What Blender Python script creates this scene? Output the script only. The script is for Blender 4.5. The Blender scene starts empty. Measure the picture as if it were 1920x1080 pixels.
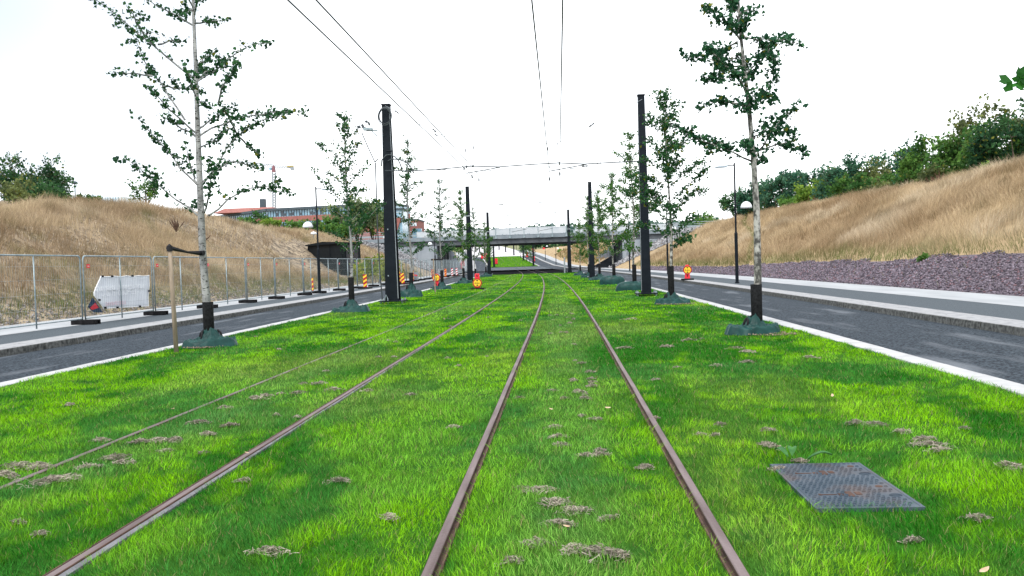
import bpy, math, random
import numpy as np
from mathutils import Vector
S = bpy.context.scene
COL = S.collection
rng = np.random.default_rng(7)
R = random.Random(11)
rad = math.radians

# ------------------------------------------------------------------ camera model
FPX, HCAM = 1600.0, 1.46
def _n(v):
    v = np.array(v, float); return v/np.linalg.norm(v)
_Y = _n([1050-960, 490-540, FPX])
_a, _b = -0.032, -1.0
_Z = _n([_a, _b, -(_a*_Y[0]+_b*_Y[1])/_Y[2]])
_X = np.cross(_Y, _Z)
RM = np.array([_X, _Y, _Z])                       # picture axes (right, down, forward) -> world
def ray(px, py):
    w = RM @ np.array([px-960, py-540, FPX]); return w/w[1]
def at(px, py, Y):
    """World point seen at a place of the photograph, at distance Y ahead."""
    return np.array([0, 0, HCAM]) + ray(px, py)*Y
def gnd(px, py, z=0.0):
    r = ray(px, py); return np.array([0, 0, HCAM]) + r*((z-HCAM)/r[2])

# ------------------------------------------------------------------ the line of the street
def c(Y):
    Y = np.asarray(Y, float)
    return -0.00026*np.square(np.clip(Y, 15, 280)-15) - 0.1378*np.clip(Y-280, 0, None)
def G(Y):
    return np.interp(Y, [-60, 150, 180, 210, 240, 273, 330, 420, 600, 1500, 3000],
                        [0, 0, .12, .54, 1.75, 3.6, 6.2, 9.8, 15.5, 36, 50])
def W(xr, Y, z=0.0):
    return np.array([xr+float(c(Y)), Y, float(G(Y))+z])

# ------------------------------------------------------------------ noise
def _h(i, j, s):
    n = (i*374761393 + j*668265263 + s*1274126177) & 0xffffffff
    n = ((n ^ (n >> 13))*1103515245) & 0xffffffff
    return ((n ^ (n >> 16)) & 0xffff)/65535.0
def vn(x, y, s=0):
    x = np.asarray(x, float); y = np.asarray(y, float)
    i = np.floor(x).astype(np.int64); j = np.floor(y).astype(np.int64)
    u = x-i; v = y-j; u = u*u*(3-2*u); v = v*v*(3-2*v)
    return (_h(i, j, s)*(1-u)+_h(i+1, j, s)*u)*(1-v) + (_h(i, j+1, s)*(1-u)+_h(i+1, j+1, s)*u)*v
def fbm(x, y, s=0, o=3):
    t = 0; a = .5; n = 0
    for k in range(o):
        t = t + a*vn(x*2**k, y*2**k, s+k*17); n += a; a *= .5
    return t/n

# ------------------------------------------------------------------ materials
def mat(name, a, b=None, s=4.0, rough=.8, metal=0.0, bump=0.0, bs=None, lo=.35, hi=.65, stretch=None,
        attr=None, trans=0.0, spec=.3, third=None, s3=1.0, lo3=.55, hi3=.6, st3=None):
    m = bpy.data.materials.new(name); m.use_nodes = True
    nt = m.node_tree; N = nt.nodes; L = nt.links
    p = N['Principled BSDF']; p.inputs['Roughness'].default_value = rough; p.inputs['Metallic'].default_value = metal
    p.inputs['Specular IOR Level'].default_value = spec
    tc = N.new('ShaderNodeTexCoord')
    def noise(sc, st, det=6):
        v = tc.outputs['Object']
        if st:
            mp = N.new('ShaderNodeMapping'); mp.inputs['Scale'].default_value = st; L.new(v, mp.inputs[0]); v = mp.outputs[0]
        t = N.new('ShaderNodeTexNoise'); t.inputs['Scale'].default_value = sc; t.inputs['Detail'].default_value = det
        L.new(v, t.inputs['Vector']); return t
    def ramp(src, l, h):
        r = N.new('ShaderNodeMapRange'); r.inputs[1].default_value = l; r.inputs[2].default_value = h
        L.new(src, r.inputs[0]); return r.outputs[0]
    def mix(f, x, y):
        q = N.new('ShaderNodeMix'); q.data_type = 'RGBA'; L.new(f, q.inputs[0])
        for k, v in ((6, x), (7, y)):
            if isinstance(v, tuple): q.inputs[k].default_value = (*v, 1)
            else: L.new(v, q.inputs[k])
        return q.outputs[2]
    out = None
    if attr:
        t = N.new('ShaderNodeAttribute'); t.attribute_name = attr; out = t.outputs['Color']
    elif b is not None:
        out = mix(ramp(noise(s, stretch).outputs['Fac'], lo, hi), a, b)
    if third is not None:
        out = mix(ramp(noise(s3, st3).outputs['Fac'], lo3, hi3), out if out is not None else a, third)
    if out is None: p.inputs['Base Color'].default_value = (*a, 1)
    else: L.new(out, p.inputs['Base Color'])
    if bump:
        t = noise(bs or s*4, None); bp = N.new('ShaderNodeBump'); bp.inputs['Strength'].default_value = bump
        bp.inputs['Distance'].default_value = .02
        L.new(t.outputs['Fac'], bp.inputs['Height']); L.new(bp.outputs[0], p.inputs['Normal'])
    if trans:
        tr = N.new('ShaderNodeBsdfTranslucent')
        if out is None: tr.inputs['Color'].default_value = (*a, 1)
        else: L.new(out, tr.inputs['Color'])
        ms = N.new('ShaderNodeMixShader'); ms.inputs[0].default_value = trans
        L.new(p.outputs[0], ms.inputs[1]); L.new(tr.outputs[0], ms.inputs[2]); L.new(ms.outputs[0], N['Material Output'].inputs['Surface'])
    return m

M = {}
M['lawn'] = mat('lawn_soil', (.018, .070, .008), (.035, .115, .010), s=3, rough=.95, spec=.05)
M['blade'] = mat('grass_blade', (0, 0, 0), attr='col', rough=.6, trans=.30, spec=.05)
M['hay'] = mat('dry_grass_blade', (0, 0, 0), attr='col', rough=.8, trans=.3, spec=.1)
M['leaf'] = mat('leaf', (0, 0, 0), attr='col', rough=.55, trans=.4, spec=.12)
M['stone'] = mat('stone', (0, 0, 0), attr='col', rough=.9, spec=.2)
M['asphalt'] = mat('asphalt', (.011, .016, .023), (.060, .076, .092), s=26, rough=.9, bump=.5, bs=90, lo=.40, hi=.62, spec=.12,
                   third=(.135, .15, .17), s3=.8, lo3=.56, hi3=.78, st3=(2.0, .35, 1))
M['path_asphalt'] = mat('path_asphalt', (.048, .060, .070), (.088, .104, .118), s=50, rough=.9, bump=.3, bs=120, spec=.12)
M['shade_tinted_asphalt'] = mat('shade_tinted_asphalt', (.006, .0065, .008), (.014, .015, .017), s=.35, rough=.9, spec=.0, stretch=(1, .3, 1), third=(.05, .05, .052), s3=.2, lo3=.56, hi3=.75, st3=(.4, 2, 1))  # near-black because the bridge's shadow is painted into the asphalt colour
M['kerb'] = mat('white_kerb_concrete', (.33, .335, .34), (.43, .435, .44), s=3, rough=.9, bump=.15, bs=60)
M['joint'] = mat('joint_filler', (.10, .10, .112), (.17, .17, .185), s=6, rough=.9)
M['slab'] = mat('pale_slab_concrete', (.27, .285, .30), (.34, .355, .37), s=1.2, rough=.9, stretch=(1, .3, 1), bump=.1, bs=40)
M['granite'] = mat('granite_kerb', (.030, .033, .032), (.125, .13, .125), s=12, rough=.9, bump=.5, bs=40)
M['granite_top'] = mat('granite_top', (.22, .225, .235), (.31, .315, .325), s=6, rough=.9, bump=.2, bs=50, third=(.13, .125, .125), s3=5, lo3=.62, hi3=.7, st3=(3, .8, 1))
M['soil_l'] = mat('dry_bank_soil', (.17, .13, .09), (.34, .275, .19), s=1.6, rough=.95, bump=1.0, bs=3, third=(.085, .07, .052), s3=2.2, lo3=.50, hi3=.64)
M['soil_r'] = mat('straw_bank_soil', (.26, .185, .10), (.36, .27, .155), s=.5, rough=.95, bump=.4, bs=6)
M['gravel'] = mat('purple_gravel_bed', (.06, .05, .062), (.16, .13, .155), s=16, rough=.95, bump=.6, bs=30)
M['riprap'] = mat('riprap_bed', (.13, .13, .14), (.30, .30, .31), s=3.5, rough=.95, bump=.6, bs=8)
M['far'] = mat('far_ground', (.10, .13, .05), (.20, .19, .09), s=.05, rough=.95)
M['concrete'] = mat('bridge_concrete', (.19, .22, .25), (.27, .30, .33), s=.5, rough=.85, bump=.1, bs=5, stretch=(1, 1, .35), third=(.15, .17, .20), s3=.9, lo3=.6, hi3=.75, st3=(1.5, 1, .15))
M['girder'] = mat('girder_concrete', (.065, .075, .085), (.105, .115, .125), s=.6, rough=.85)
M['beam'] = mat('edge_beam_concrete', (.15, .185, .21), (.22, .25, .275), s=.8, rough=.8)
M['block'] = mat('block_concrete', (.11, .13, .155), (.19, .21, .24), s=1.2, rough=.9)
M['steel'] = mat('galvanised_steel', (.20, .26, .285), (.32, .38, .40), s=8, rough=.5, metal=.4)
M['panelglass'] = mat('pale_screen', (.40, .44, .47), (.47, .50, .525), s=.8, rough=.4)
M['pole'] = mat('black_pole_paint', (.004, .007, .011), (.007, .011, .016), s=3, rough=.55, spec=.12)
M['black'] = mat('black_rubber', (.007, .007, .008), (.016, .016, .018), s=12, rough=.85, spec=.12)
M['guard'] = mat('black_guard_mesh', (.004, .0045, .005), (.013, .014, .015), s=26, rough=.85, spec=.1, bump=.4, bs=60)
M['wire'] = mat('wire_dark', (.035, .045, .05), rough=.5)
M['wire_grey'] = mat('wire_grey', (.22, .25, .27), rough=.5)
M['white'] = mat('white_lamp_shell', (.62, .65, .68), rough=.4)
M['lampgrey'] = mat('lamp_housing', (.30, .36, .41), rough=.4)
M['red'] = mat('red_plastic', (.62, .018, .035), (.72, .03, .05), s=5, rough=.45)
M['darkred'] = mat('dark_red_sheet', (.36, .012, .02), rough=.5)
M['yellow'] = mat('yellow_sheet', (.80, .52, .03), rough=.5)
M['orange'] = mat('orange_sheet', (.75, .30, .03), rough=.5)
M['ink'] = mat('black_sheet', (.01, .01, .01), rough=.5)
M['rust'] = mat('rusty_rail_side', (.045, .022, .016), (.10, .055, .038), s=9, rough=.85, bump=.3, bs=60)
M['railtop'] = mat('rail_head', (.085, .058, .055), (.165, .125, .125), s=2.2, rough=.6, stretch=(6, .6, 1), metal=.15, bump=.2, bs=50)
M['groove'] = mat('rail_groove', (.04, .024, .018), (.085, .05, .035), s=8, rough=.9)
M['bark'] = mat('pale_bark', (.14, .145, .145), (.34, .345, .335), s=9, rough=.9, bump=.5, bs=25, stretch=(1, 1, .5), third=(.04, .038, .034), s3=14, lo3=.57, hi3=.63, st3=(1, 1, 2.2))
M['bark_r'] = mat('mottled_bark', (.06, .06, .055), (.36, .355, .325), s=11, rough=.9, bump=.5, bs=25, stretch=(1, 1, .7), lo=.42, hi=.58)
M['stem'] = mat('dark_stem', (.06, .05, .04), (.11, .09, .07), s=8, rough=.9)
M['tarp'] = mat('green_tarp', (.004, .030, .028), (.010, .055, .050), s=6, rough=.45, spec=.2, bump=1.0, bs=4.5)
M['wood'] = mat('raw_wood_stake', (.17, .135, .10), (.29, .235, .175), s=6, rough=.85, stretch=(4, 4, .5), third=(.13, .09, .06), s3=5, lo3=.66, hi3=.7)
M['iron'] = mat('cast_iron', (.038, .058, .080), (.068, .090, .115), s=5, rough=.6, metal=.1, spec=.2, third=(.095, .066, .055), s3=3.0, lo3=.50, hi3=.75)
M['brick'] = mat('red_brick', (.225, .09, .078), (.28, .118, .10), s=1.5, rough=.9)
M['roofgrey'] = mat('roof_fascia', (.035, .055, .068), (.06, .08, .095), s=.5, rough=.6)
M['glass'] = mat('blue_glass', (.10, .22, .32), (.22, .38, .48), s=.35, rough=.15, spec=.6)
M['glassdark'] = mat('dark_pane', (.012, .02, .035), (.03, .045, .065), s=1, rough=.15, spec=.6)
M['pale'] = mat('pale_facade', (.60, .66, .72), (.68, .73, .78), s=.5, rough=.7)
M['shed'] = mat('shed_sheet', (.004, .007, .010), (.008, .012, .015), s=2, rough=.6, spec=.12, bump=.2, bs=10)
M['banner'] = mat('banner_cloth', (.74, .77, .82), (.80, .83, .87), s=2.0, rough=.6, trans=.25)
M['bannerhem'] = mat('banner_hem', (.78, .80, .82), rough=.6)
M['ghost'] = mat('show_through_print', (.90, .92, .95), rough=.6)
M['ghostred'] = mat('show_through_red_print', (.75, .55, .60), rough=.6)
M['navy'] = mat('banner_front', (.02, .045, .09), rough=.6)
M['crane'] = mat('crane_grey', (.24, .27, .30), rough=.5)
M['cranered'] = mat('crane_red', (.17, .065, .08), rough=.5)
M['craneyel'] = mat('crane_yellow', (.34, .28, .11), rough=.5)
M['plaza'] = mat('plaza_paving', (.42, .40, .42), (.55, .53, .55), s=.2, rough=.9)
M['paint'] = mat('road_paint', (.7, .7, .7), rough=.8)
M['driedleaf'] = mat('dried_leaf', (.55, .36, .22), (.62, .5, .36), s=30, rough=.8, trans=.2)
M['strap'] = mat('strap_black', (.012, .012, .014), rough=.8)
M['blue'] = mat('blue_sign_sheet', (.02, .16, .5), rough=.5)

# ------------------------------------------------------------------ mesh collecting
class MB:
    def __init__(s): s.v = []; s.f = []; s.m = []
    def add(s, vs, fs, mi=0):
        o = len(s.v); s.v += [tuple(float(t) for t in q) for q in vs]
        for f in fs: s.f.append([o+i for i in f]); s.m.append(mi)
    def box(s, x0, x1, y0, y1, z0, z1, mi=0, tx=1.0, ty=1.0):
        cx, cy = (x0+x1)/2, (y0+y1)/2
        v = [(x0, y0, z0), (x1, y0, z0), (x1, y1, z0), (x0, y1, z0)]
        v += [(cx+(a-cx)*tx, cy+(b-cy)*ty, z1) for a, b, _ in v]
        s.add(v, [(3, 2, 1, 0), (4, 5, 6, 7), (0, 1, 5, 4), (1, 2, 6, 5), (2, 3, 7, 6), (3, 0, 4, 7)], mi)
    def obox(s, p, ux, uy, uz, mi=0):
        p = np.array(p, float); ux, uy, uz = (np.array(q, float)/2 for q in (ux, uy, uz))
        v = [p-ux-uy-uz, p+ux-uy-uz, p+ux+uy-uz, p-ux+uy-uz, p-ux-uy+uz, p+ux-uy+uz, p+ux+uy+uz, p-ux+uy+uz]
        s.add(v, [(3, 2, 1, 0), (4, 5, 6, 7), (0, 1, 5, 4), (1, 2, 6, 5), (2, 3, 7, 6), (3, 0, 4, 7)], mi)
    def tube(s, pts, r, n=8, mi=0, cap=True):
        P = [np.array(p, float) for p in pts]; k = len(P)
        rr = list(r) if hasattr(r, '__len__') else [r]*k
        rings = []; u0 = None
        for i in range(k):
            d = P[min(i+1, k-1)]-P[max(i-1, 0)]; d = d/(np.linalg.norm(d)+1e-9)
            if u0 is None: u0 = np.cross(d, [0, 0, 1.] if abs(d[2]) < .9 else [1., 0, 0])
            u = u0-d*np.dot(u0, d); u = u/(np.linalg.norm(u)+1e-9); u0 = u; w = np.cross(d, u)
            rings.append([P[i]+rr[i]*(math.cos(2*math.pi*j/n)*u+math.sin(2*math.pi*j/n)*w) for j in range(n)])
        v = [q for rg in rings for q in rg]; f = []
        for i in range(k-1):
            for j in range(n): f.append((i*n+j, i*n+(j+1) % n, (i+1)*n+(j+1) % n, (i+1)*n+j))
        if cap: f += [tuple(range(n-1, -1, -1)), tuple(range((k-1)*n, k*n))]
        s.add(v, f, mi)
    def prism(s, poly, d, mi=0):
        """poly: 3-D points of one planar outline; d: extrusion vector"""
        n = len(poly); v = [np.array(p, float) for p in poly]; v += [p+np.array(d, float) for p in v]
        s.add(v, [tuple(range(n-1, -1, -1)), tuple(range(n, 2*n))]+[(i, (i+1) % n, n+(i+1) % n, n+i) for i in range(n)], mi)
    def lathe(s, prof, n=20, o=(0, 0, 0), mi=0):
        v = []; f = []
        for r, z in prof:
            for j in range(n): v.append((o[0]+r*math.cos(2*math.pi*j/n), o[1]+r*math.sin(2*math.pi*j/n), o[2]+z))
        for i in range(len(prof)-1):
            for j in range(n): f.append((i*n+j, i*n+(j+1) % n, (i+1)*n+(j+1) % n, (i+1)*n+j))
        s.add(v, f, mi)
    def grid(s, rows, mi=0):
        a = len(rows); b = len(rows[0])
        s.add([p for r in rows for p in r], [(i*b+j, i*b+j+1, (i+1)*b+j+1, (i+1)*b+j) for i in range(a-1) for j in range(b-1)], mi)

def props(o, label=None, cat=None, group=None, kind=None):
    if label: o['label'] = label
    if cat: o['category'] = cat
    if group: o['group'] = group
    if kind: o['kind'] = kind
    return o
def build(name, mb, mats, parent=None, smooth=False, loc=None, bevel=0):
    me = bpy.data.meshes.new(name)
    off = np.zeros(3)
    if parent is not None and loc == 'world': off = np.array(parent.matrix_world.translation) if False else np.array(parent['_o'] if '_o' in parent else parent.location)
    v = [(q[0]-off[0], q[1]-off[1], q[2]-off[2]) for q in mb.v]
    me.from_pydata(v, [], mb.f)
    for m in (mats if isinstance(mats, (list, tuple)) else [mats]): me.materials.append(m)
    if len(me.materials) > 1: me.polygons.foreach_set('material_index', mb.m)
    if smooth: me.polygons.foreach_set('use_smooth', [True]*len(me.polygons))
    me.update()
    o = bpy.data.objects.new(name, me); COL.objects.link(o)
    if parent is not None: o.parent = parent
    if bevel:
        b = o.modifiers.new('bevel', 'BEVEL'); b.width = bevel; b.segments = 2; b.limit_method = 'ANGLE'
    return o
def build_np(name, V, quads, tris, m, cols=None, parent=None, smooth=False):
    me = bpy.data.meshes.new(name)
    nq = len(quads); nt = len(tris)
    me.vertices.add(len(V)); me.vertices.foreach_set('co', np.asarray(V, np.float32).ravel())
    loops = np.concatenate([np.asarray(quads, np.int32).ravel(), np.asarray(tris, np.int32).ravel()])
    me.loops.add(len(loops)); me.loops.foreach_set('vertex_index', loops)
    st = np.concatenate([np.arange(nq)*4, nq*4+np.arange(nt)*3]).astype(np.int32)
    me.polygons.add(nq+nt); me.polygons.foreach_set('loop_start', st)
    me.update(calc_edges=True)
    if smooth: me.polygons.foreach_set('use_smooth', np.ones(nq+nt, bool))
    if cols is not None:
        a = me.color_attributes.new('col', 'FLOAT_COLOR', 'POINT')
        a.data.foreach_set('color', np.concatenate([cols, np.ones((len(cols), 1))], 1).astype(np.float32).ravel())
    me.materials.append(m)
    o = bpy.data.objects.new(name, me); COL.objects.link(o)
    if parent is not None: o.parent = parent
    return o
def thing(name, loc, label, cat, group=None, rz=0.0):
    o = bpy.data.objects.new(name, None); COL.objects.link(o); o.location = tuple(float(t) for t in loc); o.rotation_euler = (0, 0, rz)
    o.empty_display_size = .3
    return props(o, label, cat, group)
def dup(root, loc, rz=0.0, label=None, sc=1.0, group=None):
    r = root.copy(); COL.objects.link(r); r.location = tuple(float(t) for t in loc); r.rotation_euler = (0, 0, rz); r.scale = (sc, sc, sc)
    if label: r['label'] = label
    if group: r['group'] = group
    for ch in list(root.children):
        k = ch.copy(); COL.objects.link(k); k.parent = r
        for g in list(ch.children):
            q = g.copy(); COL.objects.link(q); q.parent = k
    return r
def text_mesh(name, body, size, m, parent, loc, rot, mirror=False, extrude=.002):
    cu = bpy.data.curves.new(name, 'FONT'); cu.body = body; cu.size = size; cu.align_x = 'CENTER'; cu.align_y = 'CENTER'; cu.extrude = extrude
    t = bpy.data.objects.new('tmp', cu)
    me = bpy.data.meshes.new_from_object(t); bpy.data.objects.remove(t); bpy.data.curves.remove(cu)
    me.materials.clear(); me.materials.append(m)
    o = bpy.data.objects.new(name, me); COL.objects.link(o); o.parent = parent; o.location = loc; o.rotation_euler = rot
    if mirror: o.scale = (-1, 1, 1)
    return o

# blades: one strip per blade
def blades(name, P, H, Wd, lean, cols, m, droop=.0, field=None):
    n = len(P); az = rng.uniform(0, 2*math.pi, n)
    if field is not None: az = field+rng.normal(0, .7, n)
    bz = rng.uniform(0, math.pi, n)
    d = np.stack([np.cos(az), np.sin(az), np.zeros(n)], 1)*(lean*H)[:, None]
    w = np.stack([np.cos(bz), np.sin(bz), np.zeros(n)], 1)*(Wd/2)[:, None]
    up = np.zeros((n, 3)); up[:, 2] = H
    mid = P+up*.55+d*.3; tip = P+up*(1-droop)+d
    V = np.empty((n, 5, 3)); V[:, 0] = P-w; V[:, 1] = P+w; V[:, 2] = mid-w*.8; V[:, 3] = mid+w*.8; V[:, 4] = tip
    b = (np.arange(n)*5)[:, None]
    q = b+np.array([[0, 1, 3, 2]]); t = b+np.array([[2, 3, 4]])
    return build_np(name, V.reshape(-1, 3), q, t, m, np.repeat(cols, 5, 0))

def leaf_cloud(name, P, size, cols, m, parent=None, flat=.0):
    """fan-shaped leaves, folded along the middle"""
    n = len(P)
    u = rng.normal(size=(n, 3)); u /= np.linalg.norm(u, axis=1)[:, None]
    t = rng.normal(size=(n, 3)); t[:, 2] += flat
    w = np.cross(u, t); w /= (np.linalg.norm(w, axis=1)[:, None]+1e-9); k = np.cross(u, w)
    s = np.asarray(size)[:, None]
    F = [(0, 0, 0), (.5, .55, .10), (.30, 1, .12), (0, .80, 0), (-.30, 1, .12), (-.5, .55, .10)]
    V = np.stack([P+s*(a*w+(b-.4)*u+e*k) for a, b, e in F], 1)
    b = (np.arange(n)*6)[:, None]
    q = np.concatenate([b+np.array([[0, 1, 2, 3]]), b+np.array([[0, 3, 4, 5]])])
    return build_np(name, V.reshape(-1, 3), q, np.zeros((0, 3), int), m, np.repeat(cols, 6, 0), parent)

def stones(name, P, size, cols, m):
    n = len(P)
    base = np.array([[1, 0, 0], [-1, 0, 0], [0, 1, 0], [0, -1, 0], [0, 0, 1], [0, 0, -1], [.6, .6, .5], [-.6, -.6, .5]], float)[:6]
    sc = rng.uniform(.6, 1.2, (n, 6, 1))*np.asarray(size)[:, None, None]/2
    a = rng.uniform(0, 2*math.pi, n); ca, sa = np.cos(a), np.sin(a)
    V = base[None]*sc
    V = V + rng.normal(size=(n, 6, 3))*np.asarray(size)[:, None, None]*.14
    x = V[..., 0]*ca[:, None]-V[..., 1]*sa[:, None]; y = V[..., 0]*sa[:, None]+V[..., 1]*ca[:, None]
    V = np.stack([x, y, V[..., 2]*.75], -1)+P[:, None]
    b = (np.arange(n)*6)[:, None]
    T = np.concatenate([b+np.array([t]) for t in ([0, 2, 4], [2, 1, 4], [1, 3, 4], [3, 0, 4], [2, 0, 5], [1, 2, 5], [3, 1, 5], [0, 3, 5])])
    return build_np(name, V.reshape(-1, 3), np.zeros((0, 4), int), T, m, np.repeat(cols, 6, 0))
def mixc(a, b, t):
    t = np.asarray(t)[:, None]; return np.array(a)*(1-t)+np.array(b)*t

# ------------------------------------------------------------------ camera, sky, sun
cam = bpy.data.cameras.new('camera'); co = bpy.data.objects.new('camera', cam); COL.objects.link(co); S.camera = co
cam.sensor_width = 36; cam.lens = 36*FPX/1920; cam.clip_end = 6000; cam.clip_start = .05
from mathutils import Matrix
co.matrix_world = Matrix(((RM[0][0], -RM[0][1], -RM[0][2], 0), (RM[1][0], -RM[1][1], -RM[1][2], 0), (RM[2][0], -RM[2][1], -RM[2][2], HCAM), (0, 0, 0, 1)))
wd = bpy.data.worlds.new('World'); S.world = wd; wd.use_nodes = True
nt = wd.node_tree; bg = nt.nodes['Background']
sky = nt.nodes.new('ShaderNodeTexSky'); sky.sky_type = 'NISHITA'; sky.sun_disc = False
SUN_EL, SUN_AZ = rad(52), rad(200)
sky.sun_elevation = SUN_EL; sky.sun_rotation = SUN_AZ
hs = nt.nodes.new('ShaderNodeMix'); hs.data_type = 'RGBA'; hs.inputs[0].default_value = .86
hs.inputs[7].default_value = (9.9, 10.0, 10.2, 1)         # the even white cloud layer
nt.links.new(sky.outputs[0], hs.inputs[6])
tcw = nt.nodes.new('ShaderNodeTexCoord'); nzw = nt.nodes.new('ShaderNodeTexNoise'); nzw.inputs['Scale'].default_value = 2.2; nzw.inputs['Detail'].default_value = 3; nt.links.new(tcw.outputs['Generated'], nzw.inputs['Vector'])
prev = hs.outputs[2]
for (dx, dy, dz), lo_, hi_, amt in (((-.66, .62, .42), .80, 1.02, 1.0), ((.72, .55, .42), .84, 1.03, .8)):       # two thinner, bluer patches of the cloud layer
    vm = nt.nodes.new('ShaderNodeVectorMath'); vm.operation = 'DOT_PRODUCT'; nt.links.new(tcw.outputs['Generated'], vm.inputs[0]); l_ = math.sqrt(dx*dx+dy*dy+dz*dz); vm.inputs[1].default_value = (dx/l_, dy/l_, dz/l_)
    ad = nt.nodes.new('ShaderNodeMath'); ad.operation = 'MULTIPLY_ADD'; nt.links.new(nzw.outputs['Fac'], ad.inputs[0]); ad.inputs[1].default_value = .12; nt.links.new(vm.outputs['Value'], ad.inputs[2])
    mr = nt.nodes.new('ShaderNodeMapRange'); mr.interpolation_type = 'SMOOTHSTEP'; mr.inputs[1].default_value = lo_+.06; mr.inputs[2].default_value = hi_+.06; mr.inputs[4].default_value = amt; nt.links.new(ad.outputs[0], mr.inputs[0])
    mx = nt.nodes.new('ShaderNodeMix'); mx.data_type = 'RGBA'; nt.links.new(mr.outputs[0], mx.inputs[0]); nt.links.new(prev, mx.inputs[6]); mx.inputs[7].default_value = (2.9, 3.35, 3.95, 1); prev = mx.outputs[2]
nt.links.new(prev, bg.inputs['Color']); bg.inputs['Strength'].default_value = .1
sl = bpy.data.lights.new('sun', 'SUN'); sl.energy = 1.1; sl.angle = rad(18); sl.color = (1, .96, .90)
so = bpy.data.objects.new('sun', sl); COL.objects.link(so)
sd = Vector((math.sin(SUN_AZ)*math.cos(SUN_EL), math.cos(SUN_AZ)*math.cos(SUN_EL), math.sin(SUN_EL)))
so.rotation_euler = (-sd).to_track_quat('-Z', 'Y').to_euler()
S.view_settings.view_transform = 'Standard'; S.view_settings.look = 'None'; S.view_settings.gamma = 1; S.view_settings.exposure = 1.22
S.cycles.max_bounces = 6; S.cycles.transparent_max_bounces = 4
# ================================================================== SETTING
def strip(name, xl, xr, Y0, Y1, zl, zr, m, step=3.0, nx=2, kind='structure', zf=None, label=None):
    Ys = np.arange(Y0, Y1+step*.5, step); rows = []
    for Y in Ys:
        a = xl(Y) if callable(xl) else xl; b = xr(Y) if callable(xr) else xr
        row = []
        for i in range(nx):
            t = i/(nx-1); x = a+(b-a)*t; p = W(x, Y, zl+(zr-zl)*t)
            if zf: p[2] += zf(p[0], Y)
            row.append(p)
        rows.append(row)
    mb = MB(); mb.grid(rows)
    o = build(name, mb, m, smooth=True); props(o, kind=kind)
    return o
def bump(x, y):
    x = np.asarray(x, float); y = np.asarray(y, float); xr_ = x-c(y); d = np.min([np.abs(xr_-q) for q in (-.6575, .7775, -3.93, -2.495)], axis=0)
    cv = np.clip(1.6-np.maximum(np.abs(x-1.715)/.285, np.abs(y-5.44)/.515), 0, .6)/.6          # the turf dips round the iron cover
    return (fbm(x*1.3, y*1.3, 5, 3)-.5)*.06*np.clip((d-.08)/.3, 0, 1)*(1-cv)-.022*cv

# the wide ground sheet, to the horizon
gx = np.array([-2500, -900, -400, -200, -110, -70, -45, 45, 70, 110, 200, 400, 900, 2500.])
gy = np.array([-60, 0, 40, 80, 120, 150, 165, 185, 210, 240, 273, 300, 330, 375, 420, 500, 600, 800, 1100, 1500, 2200, 3000.])
rows = [[(x+float(c(Y)) if abs(x) < 100 else x, Y, float(G(Y))-.35-(0 if abs(x) < 60 else 0)) for x in gx] for Y in gy]
mb = MB(); mb.grid(rows); props(build('ground', mb, M['far']), kind='structure')

LK, RK = -7.6, 4.5                                          # lawn edges
RLo = lambda Y: float(np.interp(Y, [0, 60, 110, 300], [-11.3, -11.2, -10.8, -10.8]))   # left road outer kerb
strip('lawn', LK, RK, -9, 106, 0, 0, M['lawn'], step=.3, nx=56, zf=bump)
strip('far_lawn', -7.2, 4.3, 207, 273, 0, 0, M['lawn'], step=3, nx=6)
for nm, a, b in (('kerb_beside_left_road', -7.88, LK+.02), ('kerb_beside_right_road', RK-.02, 4.8)):
    for y0, y1 in ((-9, 106), (207, 273)):
        mb = MB(); sec = [(a, -.2), (a+.004, .013), (a+.012, .018), (b-.012, .018), (b-.004, .013), (b, -.2)]
        for Y in np.arange(y0, y1, 1.0):
            dz_, dx_ = rng.uniform(-.003, .003), rng.uniform(-.004, .004)
            mb.grid([[W(x+dx_, q, z+dz_-(e_ and .012)) for x, z in sec] for q, e_ in ((Y+.003, 1), (Y+.012, 0), (Y+.988, 0), (Y+.997, 1))])
        o = build(nm, mb, M['kerb']); props(o, kind='structure')
# carriageways
strip('left_road', RLo, -7.86, -12, 330, -.10, -.10, M['asphalt'], nx=3)
strip('right_road', 4.78, 8.03, -12, 330, -.10, -.10, M['asphalt'], nx=3)
strip('crossing_road', -7.87, 4.79, 105.9, 172.0, -.06, -.06, M['shade_tinted_asphalt'], nx=3)  # strip before and under the bridge, its shade put into the colour
strip('crossing_road', -7.87, 4.79, 172.0, 207.1, -.064, -.064, M['path_asphalt'], nx=3)
strip('plaza', -12, 9, 273, 420, 0.0, 0.0, M['plaza'], nx=3)
# kerbs of the pavements and the pavements behind them
def kerbline(nm, xa, xb, m1, m2, Y1=330):
    Ys = np.arange(-12, Y1, 1.5); mb = MB(); f = (lambda v: v if callable(v) else (lambda Y: v))
    xa, xb = f(xa), f(xb); s = 1 if xb(0) > xa(0) else -1
    for Y in np.arange(-12, Y1, 1.2):
        jx = rng.uniform(-.010, .010)
        rr = [[W(xa(q)-s*.03+jx+rng.uniform(-.006, .006), q, -.2), W(xa(q)+jx+s*e_, q, .035), W(xa(q)+s*.03, q, .045)] for q, e_ in ((Y+.004, .012), (Y+.02, 0), (Y+.6, 0), (Y+1.18, 0), (Y+1.196, .012))]
        mb.grid(rr if s > 0 else [q[::-1] for q in rr], 0)
    r2 = [[W(xa(Y)+s*.03, Y, .0455), W(xb(Y), Y, .05)] for Y in Ys]
    mb.grid(r2 if s > 0 else [q[::-1] for q in r2], 1)
    props(build(nm, mb, [m1, m2], smooth=False), kind='structure')
kerbline('left_pavement_kerb', RLo, lambda Y: RLo(Y)-.85, M['granite'], M['granite_top'])
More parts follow.
